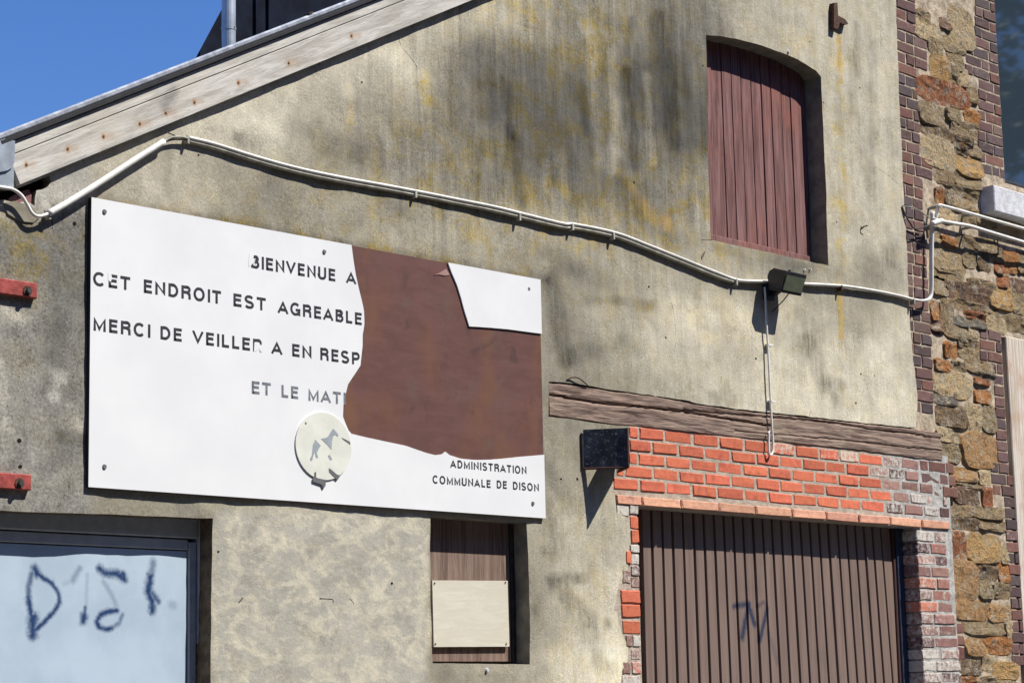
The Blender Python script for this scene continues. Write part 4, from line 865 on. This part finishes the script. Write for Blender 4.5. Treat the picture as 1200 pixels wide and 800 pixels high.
def word(txt, xl, xr, yl, yr, cap, mat):
    dd = sd + .0006; a = W(xl, yl, dd); b = W(xr, yr, dd); t = W(xl, yl - cap, dd); hz = t.z - a.z
    tot = sum(GL[ch][0] for ch in txt) + .19 * (len(txt) - 1); x = 0; v = []; f = []; kx = (b.x - a.x) / tot; lay = 0
    for ch in txt:
        for pl_ in GL[ch][1]:
            P_ = [Vector(((x + p[0]) * kx, p[1] * hz)) for p in pl_]; hw_ = h_ * hz * .98; n0 = len(v); lay += 1; n = len(P_)
            closed = (P_[0] - P_[-1]).length < 1e-5
            for i in range(n):
                d0 = (P_[i] - P_[i - 1]).normalized() if i else ((P_[-1] - P_[-2]).normalized() if closed else (P_[1] - P_[0]).normalized())
                d1 = (P_[i + 1] - P_[i]).normalized() if i < n - 1 else ((P_[1] - P_[0]).normalized() if closed else d0)
                mm = d0 + d1; mm = mm.normalized() if mm.length > .05 else d0; nn = Vector((-mm.y, mm.x)); k = hw_ / max(.34, nn.dot(Vector((-d0.y, d0.x))))
                for sgn in (1, -1):
                    q = P_[i] + nn * k * sgn; v.append((a.x + q.x, -dd - .00006 * (lay % 3), min(max(a.z + q.y, a.z - .02 * hz), a.z + 1.02 * hz)))
            f += [(n0 + 2 * i, n0 + 2 * i + 1, n0 + 2 * i + 3, n0 + 2 * i + 2) for i in range(n - 1)]
        x += GL[ch][0] + .19
    return mk('lettering', v, f, mat, sg)
K = M['ink']; KG = M['inkgrey']
def bl(x, a=(109, 334), b=(423, 381)): return a[1] + (x - a[0]) * (b[1] - a[1]) / (b[0] - a[0])
b1 = lambda x: bl(x, (294, 313.5), (416, 333)); b3 = lambda x: bl(x, (109, 387), (421, 427.5)); b4 = lambda x: bl(x, (294, 461), (404, 474.5)); b5 = lambda x: bl(x, (528, 547.5), (617, 555.2)); b6 = lambda x: bl(x, (507, 566), (631, 575.5))
word('BIENVENUE', 294, 393, b1(294), b1(393), 15, K); word('A', 406, 417, b1(406), b1(417), 14, K)
word('CET', 109, 152.5, bl(109), bl(152), 16, K); word('ENDROIT', 168, 259, bl(168), bl(259), 15.8, K); word('EST', 273, 311.5, bl(273), bl(311), 15.2, K); word('AGREABLE', 326, 424, bl(326), bl(424), 14.8, K)
word('MERCI', 109, 175.5, b3(109), b3(175), 16, K); word('DE', 187.5, 213, b3(187), b3(213), 15.5, K); word('VEILLER', 226, 307, b3(226), b3(307), 15.3, K); word('A', 318.5, 330.5, b3(318), b3(330), 15, K); word('EN', 342, 365, b3(342), b3(365), 14.8, K); word('RESP', 375, 421.5, b3(375), b3(421), 14.6, K)
word('ET', 294.5, 317.5, b4(294), b4(317), 15, KG); word('LE', 329.5, 349.5, b4(329), b4(349), 14.6, KG); word('MATI', 361, 404.5, b4(361), b4(404), 14.4, KG)
word('ADMINISTRATION', 528, 617, b5(528), b5(617), 9.3, K); word('COMMUNALE', 507, 575, b6(507), b6(575), 9.5, K); word('DE', 582, 594, b6(582), b6(594), 9.3, K); word('DISON', 601, 631.5, b6(601), b6(631), 9.2, K)
# worn-off bits of letters
for pts in [[(292, 297), (298, 297), (296.5, 303), (299, 306), (296, 309), (293, 312), (291, 312)], [(126.5, 319), (130, 319.5), (131.2, 326), (129.5, 330.5), (126.5, 328)], [(298, 401), (304, 402.5), (308, 408), (306, 413.5), (303.5, 408.5), (301, 411), (297.5, 412)]]:
    MB().poly([SX(*p) for p in pts], -sd - .0010, -sd - .0008).build('worn_patch', M['white'], sg)
# cream disc with the worn dog pictogram
dz = lambda X, Y, dd: XZ(340 + X / 7.27, 470 + Y / 7.27, dd)
dd1 = sd + .007
dp = W(379.2, 522.3, dd1); e1 = W(346.6, 518, dd1); e2 = W(411.8, 526, dd1); e3 = W(379, 483, dd1); e4 = W(379, 562, dd1)
rx, rz = (e2.x - e1.x) / 2, (e3.z - e4.z) / 2
dpts = [((e1.x + e2.x) / 2 + rx * math.cos(t), (e3.z + e4.z) / 2 + rz * math.sin(t)) for t in np.linspace(0, 2 * math.pi, 49)[:-1]]
dc = MB().poly(dpts, -dd1, -sd - .0005).build('disc', M['disc'], sg, label='cream round disc with a worn dog pictogram')
for pts in [[(215, 325), (262, 378), (245, 400), (228, 440), (240, 478), (222, 484), (208, 430), (196, 470), (190, 503), (172, 506), (170, 485), (185, 462), (190, 420), (195, 370)],
            [(262, 318), (300, 312), (325, 300), (345, 262), (367, 232), (395, 262), (413, 288), (404, 302), (385, 284), (366, 296), (358, 340), (353, 412), (310, 365)], [(322, 462), (340, 455), (358, 492), (352, 503), (338, 498)]]:
    MB().poly([dz(x, y, dd1 + .0008) for x, y in pts], -dd1 - .0008, -dd1 + .001).build('dog_print', M['dog'], dc)
for pts in [[(195, 655), (210, 640), (240, 655), (305, 668), (302, 720), (285, 742), (270, 708), (195, 682)], [(330, 570), (348, 578), (395, 620), (430, 632), (402, 668), (360, 630), (333, 602)], [(440, 310), (475, 325), (510, 345), (512, 368), (490, 350), (460, 330)], [(128, 178), (142, 180), (138, 196), (129, 192)], [(208, 605), (222, 600), (222, 640), (206, 640)]]:
    MB().poly([dz(x, y, dd1 + .0012) for x, y in pts], -dd1 - .0014, -dd1 + .001).build('dark_piece', M['darkgrey'], dc)  # small dark grey pieces laid over the disc

# ------------------------------------------------------------------ neighbouring house of brick and rubble stone
N = thing('stone_house', 'neighbouring house of rubble stone with dark brick quoins at the right edge', 'building', (12.4, 0, 0))
nx0 = W(1046, 22).x - .06
wX0 = W(1176, 100).x; wz0 = W(1185, 214).z; lX0 = W(1184.5, 500).x; lzt = W(1190, 396).z
yN = .034
nlow = W(1108, 560).x; zst = W(1100, 505).z
MB().poly([(nlow, 0), (lX0, 0), (lX0, lzt), (16.5, lzt), (16.5, wz0), (wX0, wz0), (wX0, 8), (nx0, 8), (nx0, zst), (nlow, zst)], yN, .30).build('mortar_wall', M['mortar2'], N)
# bricks: left quoin
zq = W(1055, 33).z; pq = .0748
ends = [1077, 1091, 1091, 1091, 1079, 1080, 1080, 1082, 1082, 1083, 1083, 1083, 1098, 1098, 1087, 1087, 1087, 1088, 1089, 1090, 1091, 1092, 1092, 1094, 1094, 1094, 1108, 1108, 1098, 1098, 1099, 1099, 1100, 1100]
QC = [(.15, .085, .075), (.11, .072, .07), (.19, .095, .075), (.125, .075, .07), (.095, .07, .07), (.16, .10, .088)]
yb = .0295
def course(x0, x1, zt, ph, parent=N, cols=QC, white=.24, h=pq, yf=None):
    x = x0; k = 0
    while x < x1 - .02:
        L = (.20 if (k + ph) % 2 else .098) * random.uniform(.94, 1.05)
        x2 = x + L
        if x1 - x2 < .06: x2 = x1
        brick(x + .003, x2 - .004, zt - h + .009, zt, random.choice(cols), parent, yb if yf is None else yf, .05, ME_W, white + random.uniform(-.1, .12)); x = x2 + .004; k += 1
for k in range(-3, 35):
    e = ends[min(max(k, 0), 33)]; zt = zq + pq - k * pq; yy = 27 + 14 * k
    course(W(1047, yy).x - (.0 if k % 2 else .02), W(e, yy).x, zt, k)
for k, (a, b2) in enumerate([(1079, 1119), (1080, 1121), (1094, 1122)]):
    z = W(1100, [541, 555, 569][k]).z; course(W(a, 550).x, W(b2, 560).x, z, k, white=.3, yf=.003)
for (y0, y1, a, b2) in [(729, 741, 1121, 1134), (744, 755, 1112, 1135), (757, 772, 1123, 1135)]:
    z = W(1125, y0).z; z2 = W(1125, y1).z; brick(W(a, y0).x, W(b2, y0).x, z2, z, QC[2], N, yb, .05)
# right quoin
zq2 = W(1160, 23).z
for k in range(-3, 15):
    yy = 27 + 14 * k; a = 1137 if k in (3, 4, 5) else (1147 if k < 3 else 1152)
    course(W(a, yy).x, wX0 + .002, zq2 - k * pq, k + 1)
zq3 = W(1160, 385).z
for k in range(30):
    zt = zq3 - k * pq
    if zt < .1: break
    a = [1153, 1153, 1153, 1154, 1170, 1170, 1171, 1171, 1172, 1172, 1173, 1174, 1166, 1167, 1169, 1182, 1183, 1184, 1184, 1185, 1186, 1187, 1188, 1189, 1190, 1191][min(k, 25)]
    yy = 392 + 13.6 * k; xa_ = W(a, yy).x
    course(xa_, max(lX0 - .004, xa_ + .1) if yy < 560 else max(W(1182 + (yy - 500) * .075 + 6, yy).x, xa_ + .10), zt, k)
# rubble stones, traced one by one
ST = {'c': (.60, .46, .27), 'y': (.60, .37, .15), 'o': (.52, .22, .075), 'r': (.38, .14, .065), 'g': (.35, .265, .155), 'd': (.21, .15, .095), 'p': (.24, .15, .105), 'b': (.44, .33, .19), 'v': (.36, .26, .15), 'u': (.22, .20, .165), 't': (.50, .29, .13)}
stones = []
def S_(oy, rows_):
    for (x0, y0, x1, y1, c) in rows_: stones.append((1040 + x0 / 7.5, oy + y0 / 7.5, 1040 + x1 / 7.5, oy + y1 / 7.5, c))
S_(20, [(290, -60, 400, 40, 'b'), (285, 45, 500, 190, 'c'), (500, 10, 580, 95, 'p'), (585, -60, 795, 265, 'c'), (395, 190, 520, 320, 'b'), (530, 170, 700, 300, 'b'), (420, 340, 560, 555, 'y'), (565, 320, 700, 450, 'g'), (560, 440, 640, 560, 'b'), (650, 445, 728, 600, 'c'), (320, 575, 730, 755, 'r'), (735, 620, 825, 745, 'v')])
S_(120, [(320, 15, 540, 185, 'g'), (550, 50, 680, 160, 'g'), (715, 70, 838, 185, 'o'), (590, 165, 680, 290, 'g'), (690, 180, 840, 300, 'v'), (345, 195, 600, 310, 'd'), (345, 312, 615, 560, 'c'), (630, 305, 780, 400, 'd'), (640, 400, 735, 455, 'd'), (745, 350, 845, 470, 'g'), (650, 465, 850, 640, 'y'), (455, 575, 600, 710, 'v'), (615, 630, 845, 745, 'g')])
S_(220, [(455, -5, 530, 125, 'o'), (540, 20, 620, 135, 'd'), (625, -5, 830, 80, 'g'), (620, 85, 820, 190, 'v'), (450, 180, 640, 270, 'c'), (650, 215, 800, 310, 'g'), (805, 230, 1000, 330, 'g'), (1005, 290, 1200, 400, 'b'), (405, 370, 505, 500, 'b'), (515, 430, 640, 515, 'o'), (420, 520, 700, 745, 'b'), (650, 420, 790, 535, 'g'), (700, 540, 810, 690, 'g'), (815, 440, 1000, 560, 'g'), (820, 565, 930, 715, 'd'), (935, 520, 1045, 640, 'v'), (1055, 565, 1170, 735, 'o'), (980, 645, 1050, 745, 'r'), (1175, 560, 1260, 740, 'g')])
S_(320, [(425, 25, 560, 180, 'g'), (565, 95, 930, 250, 'p'), (430, -50, 690, 60, 'b'), (750, 60, 980, 170, 'g'), (1005, 20, 1090, 110, 'r'), (940, 115, 1130, 310, 'y'), (1110, 55, 1260, 160, 'p'), (1135, 170, 1260, 350, 'g'), (415, 250, 495, 400, 'o'), (500, 230, 612, 430, 'v'), (425, 410, 520, 500, 'p'), (620, 250, 880, 325, 'v'), (885, 290, 1000, 345, 'g'), (720, 340, 890, 410, 'r'), (640, 395, 890, 470, 'u'), (905, 355, 1070, 510, 'c'), (1080, 370, 1260, 505, 'g'), (535, 450, 740, 565, 'g'), (745, 470, 840, 560, 'c'), (535, 610, 650, 735, 'o'), (680, 575, 840, 650, 'g'), (670, 660, 840, 745, 'b'), (655, 565, 690, 640, 'g')])
S_(420, [(455, 10, 590, 100, 'o'), (600, 20, 715, 95, 'b'), (730, 20, 960, 125, 'v'), (455, 120, 755, 330, 'c'), (790, 125, 960, 165, 'u'), (800, 172, 930, 222, 'r'), (805, 275, 945, 388, 'o'), (455, 310, 660, 400, 'u'), (480, 410, 725, 595, 'd'), (730, 400, 855, 632, 'c'), (865, 410, 985, 640, 'g'), (480, 612, 680, 725, 'c')])
S_(520, [(485, 5, 665, 150, 'g'), (690, -85, 995, 200, 't'), (605, 215, 820, 320, 't'), (840, 235, 935, 350, 'c'), (630, 380, 830, 520, 'p'), (650, 335, 860, 375, 'g'), (870, 390, 955, 550, 'r'), (555, 530, 785, 625, 'v'), (800, 555, 1045, 650, 'g'), (590, 645, 825, 745, 'd'), (835, 665, 1065, 755, 'v')])
S_(620, [(570, 30, 725, 260, 'r'), (745, 50, 1030, 285, 'y'), (1035, 150, 1090, 290, 'c'), (590, 285, 812, 600, 't'), (830, 310, 995, 430, 'd'), (1015, 305, 1095, 460, 'o'), (845, 445, 960, 600, 'g'), (965, 470, 1115, 600, 'v')])
S_(700, [(610, 20, 920, 185, 't'), (935, 70, 1125, 200, 't'), (715, 205, 1070, 320, 'g'), (1075, 212, 1145, 370, 'c'), (735, 350, 900, 500, 't'), (905, 350, 1125, 490, 'o'), (635, 545, 860, 670, 'd'), (870, 520, 960, 640, 'c'), (970, 570, 1180, 705, 'y'), (665, 690, 835, 790, 'o'), (850, 690, 985, 790, 'g'), (1000, 730, 1180, 850, 'v'), (640, 800, 850, 920, 'g'), (870, 860, 1180, 990, 't')])
for (x0, y0, x1, y1, c) in stones:
    xm, ym = (x0 + x1) / 2, (y0 + y1) / 2; a = W(x0, ym).x; b2 = W(x1, ym).x; zt = W(xm, y0).z; zb = W(xm, y1).z
    r = random.Random(int(x0 * 31 + y0 * 17)); n = 22; cxm, czm = (a + b2) / 2, (zt + zb) / 2; hw, hh = (b2 - a) / 2 * 1.10 + .007, (zt - zb) / 2 * 1.09 + .006
    n = 16; v = []; f = []; ex = r.uniform(5, 14); rs = r.uniform(0, 50); out_ = r.uniform(.003, .010); sh_ = r.uniform(-.10, .10)
    rad = [.985 + .16 * noise.noise(Vector((math.cos(2 * math.pi * q / n) * 1.3 + rs, math.sin(2 * math.pi * q / n) * 1.3, rs))) + r.uniform(-.045, .035) for q in range(n)]
    tx__, tz__ = r.uniform(-.012, .012), r.uniform(-.014, .014)
    for sc, yy in ((1.02, .05), (1.0, .0), (.95, -.8), (.6, -1.0)):
        for k in range(n):
            t = 2 * math.pi * (k + .5) / n; cc, ss = math.cos(t), math.sin(t); rr = (abs(cc) ** ex + abs(ss) ** ex) ** (-1 / ex)
            X = cxm + cc * rr * hw * rad[k] * sc; Z = czm + ss * rr * hh * rad[k] * sc + sh_ * cc * hh * sc
            jn = noise.noise(Vector((X * 22, Z * 22, 4))) + .6 * noise.noise(Vector((X * 55, Z * 55, 4)))
            Y = yN + .02 if yy > .01 else (yN - .001 + yy * out_ + (jn * .009 + tx__ * cc + tz__ * ss) * (yy < -.1))
            v.append((X, min(Y, yN - .0005) if yy <= .01 else Y, Z))
    v.append((cxm + r.uniform(-.2, .2) * hw, yN - out_ * r.uniform(.8, 1.15), czm)); m_ = len(v) - 1
    for q in range(3):
        for k in range(n): k2 = (k + 1) % n; f.append((q * n + k, q * n + k2, (q + 1) * n + k2, (q + 1) * n + k))
    for k in range(n): f.append((3 * n + k, 3 * n + (k + 1) % n, m_))
    o = mk('stone', v, f, M['stone'], N, smooth=False); cb_ = ST[c]; k = r.uniform(.9, 1.12); o.color = (cb_[0] * k, cb_[1] * k, cb_[2] * k, 1)
    bm = bmesh.new(); bm.from_mesh(o.data); bmesh.ops.recalc_face_normals(bm, faces=bm.faces); bm.to_mesh(o.data); bm.free()
# upper window
uw = link(bpy.data.objects.new('window', None)); ORG[uw.name] = W(1190, 130, -.1); uw.parent = N; uw.location = ORG[uw.name] - ORG[N.name]
MB().bbox(wX0 - .02, wX0 + .055, .09, .15, wz0 - .05, 8, .005).build('frame', M['wframe'], uw)
MB().bbox(wX0 + .058, 14.6, .09, .15, wz0 - .05, wz0 + .05, .005).build('frame', M['wframe'], uw)
MB().box(wX0 + .0, 14.6, .125, .13, wz0 - .03, 8).build('pane', M['glass'], uw)
MB().box(wX0 - .02, 16, .9, .95, wz0 - .2, 8).build('room_dark', M['darkroom'], uw)
sz_t, sz_b = W(1163, 218, .05).z, W(1163, 248, .05).z; sxl = W(1154, 230, .0).x
MB().bbox(sxl, 15.4, -.075, .12, sz_b, sz_t, .006).build('sill', M['sill'], uw)
MB().bbox(sxl + .1, 15.4, .05, .125, sz_t + .002, wz0 + .01, .003).build('sill_board', M['rust'], uw)
# lower boarded opening
lw_ = link(bpy.data.objects.new('boarded_opening', None)); ORG[lw_.name] = W(1195, 600, -.05); lw_.parent = N; lw_.location = ORG[lw_.name] - ORG[N.name]
MB().bbox(lX0 + .055, lX0 + .30, .028, .07, W(1190, 850).z - 1.5, lzt + .01, .006).build('board', M['oldwood'], lw_)
MB().bbox(lX0 + .31, lX0 + .60, .03, .07, W(1190, 850).z - 1.5, lzt - .0, .006).build('board', M['oldwood'], lw_)
MB().box(lX0 - .01, 16.5, .13, .15, 0, lzt + .1).build('backing', M['darkroom'], lw_)
MB().box(nx0 + .3, 16.5, 7.7, 8, 0, 5).box(16.3, 16.5, .3, 7.7, 0, 5).build('rear_wall', M['reveal'], N)

# ------------------------------------------------------------------ slate-clad dormer and flue behind the verge
yd = -2.6
dm = thing('slate_clad_dormer', 'dark slate-clad structure rising behind the roof verge', 'dormer', W(300, 60, yd))
pA, pB = W(224, 78, yd), W(268, -4, yd); pC, pD = W(560, -30, yd), W(560, 120, yd)
zlo = roofz(pA.x) + .05
dl = (pB.x - pA.x) / (pB.z - pA.z)
dv = [(pA.x - .45 * dl, -yd, pA.z - .45), (pB.x, -yd, pB.z), (pB.x + .2 * dl, -yd, pB.z + .2), (pC.x, -yd, pB.z + .2), (pC.x, -yd, pA.z - .45)]
bk_ = [(x + 2.2 * .86, y + 2.2, z) for x, y, z in dv]; n = 5
MB().add(dv + bk_, [list(range(5))[::-1], list(range(5, 10))] + [[i, (i + 1) % 5, (i + 1) % 5 + 5, i + 5] for i in range(5)]).build('slate_wall', M['slate'], dm)
xx = pA.x + .35
for k in range(2):
    x = W(300 + 15 * k, 40, yd + .02).x; MB().box(x, x + .012, -yd - .02, -yd, pA.z - .4, pB.z + .15).build('seam', M['slate'], dm)
fp = thing('flue_pipe', 'pale blue-grey metal flue pipe standing in front of the dark slate wall', 'pipe', W(268, 60, yd + .2))
a = W(268, 90, yd + .2); b2 = W(268, -40, yd + .2); rr = (W(277.5, 40, yd + .2).x - W(258.5, 40, yd + .2).x) / 2 * .68
MB().tube([(a.x, a.y, a.z), (a.x, a.y, b2.z)], rr, 20).build('pipe', M['zinc'], fp, smooth=False)
zc = W(268, 36, yd + .2).z; MB().tube([(a.x, a.y, zc), (a.x, a.y, zc + .02)], rr * 1.06, 20).build('collar', M['zinc'], fp)
MB().tube([(a.x, a.y - rr, zc + .01), (a.x + rr * 1.5, a.y + .1, zc + .01)], .012, 6).build('bracket', M['cable'], fp)

# ------------------------------------------------------------------ the other side of the street (behind the lens; trees show in the window glass, house row added to block skylight)
OP = thing('sky_blocking_house_row', 'unseen row of brick houses across the street, made tall to block skylight', 'building', (6, -14, 0))
MB().box(-26, 26, -22, -14, -.12, 12.0).build('wall', simple('opposite_brick', (.16, .085, .065), .9, var=.3, scale=3), OP)  # unseen row, added and made tall to keep skylight off the gable
MB().add([(-26.3, -13.7, 11.9), (26.3, -13.7, 11.9), (26.3, -18, 15.2), (-26.3, -18, 15.2), (-26.3, -22.3, 11.9), (26.3, -22.3, 11.9)], [(0, 1, 2, 3), (3, 2, 5, 4), (0, 3, 4), (1, 5, 2), (0, 4, 5, 1)]).build('roof', M['slate'], OP)
for i in range(13):
    for z in (1.0, 4.6, 8.3):
        wq = MB().box(-24.2 + 3.9 * i, -23.0 + 3.9 * i, -14.0, -13.93, z, z + 1.7).build('window', M['wframe'], OP); MB().box(-24.1 + 3.9 * i, -23.1 + 3.9 * i, -13.93, -13.92, z + .1, z + 1.6).build('pane', M['glass'], wq)
o = MB().box(-80, 80, -13.99, -9.6, -.12, 0).build('pavement', M['paving']); o['kind'] = 'structure'
leafm = simple('tree_leaves', (.05, .085, .025), .7, var=.4, scale=4); barkm = simple('tree_bark', (.09, .07, .05), .9, var=.3, bump=.4)
for ti, (tx0, ty0, th_, lab) in enumerate([(31, -15.5, 15, 'tall leafy street tree nearest the end of the terraced row'), (37.5, -16.5, 17, 'tallest leafy tree at the far end of the opposite pavement'), (44, -15, 13, 'smaller leafy tree beyond the tallest one across the street')]):
    t = thing('street_tree', lab, 'tree', (tx0, ty0, -.1), 'trees across the street')
    mb = MB().tube([(tx0, ty0, -.12), (tx0 + .1, ty0, th_ * .35), (tx0 + .2, ty0 + .1, th_ * .7)], [.28, .2, .08], 10)
    for k in range(7):
        an = k * 2.4; mb.tube([(tx0 + .1, ty0, th_ * (.3 + .04 * k)), (tx0 + 1.8 * math.cos(an), ty0 + 1.8 * math.sin(an), th_ * (.5 + .05 * k))], [.09, .03], 6)
    mb.build('trunk', barkm, t); v = []; f = []
    cl_ = [(random.gauss(0, 1.5), random.gauss(0, 1.5), random.uniform(.42, .95) * th_) for _ in range(26)]
    for k in range(6500):
        c0_ = random.choice(cl_); p = Vector((tx0 + c0_[0] + random.gauss(0, .55), ty0 + c0_[1] + random.gauss(0, .55), c0_[2] + random.gauss(0, .5)))
        a_ = Vector((random.gauss(0, 1), random.gauss(0, 1), random.gauss(0, 1))).normalized() * .16; b_ = a_.orthogonal().normalized() * .11; n0 = len(v)
        v += [tuple(p - a_), tuple(p + b_), tuple(p + a_), tuple(p - b_)]; f.append((n0, n0 + 1, n0 + 2, n0 + 3))
    mk('crown', v, f, leafm, t)
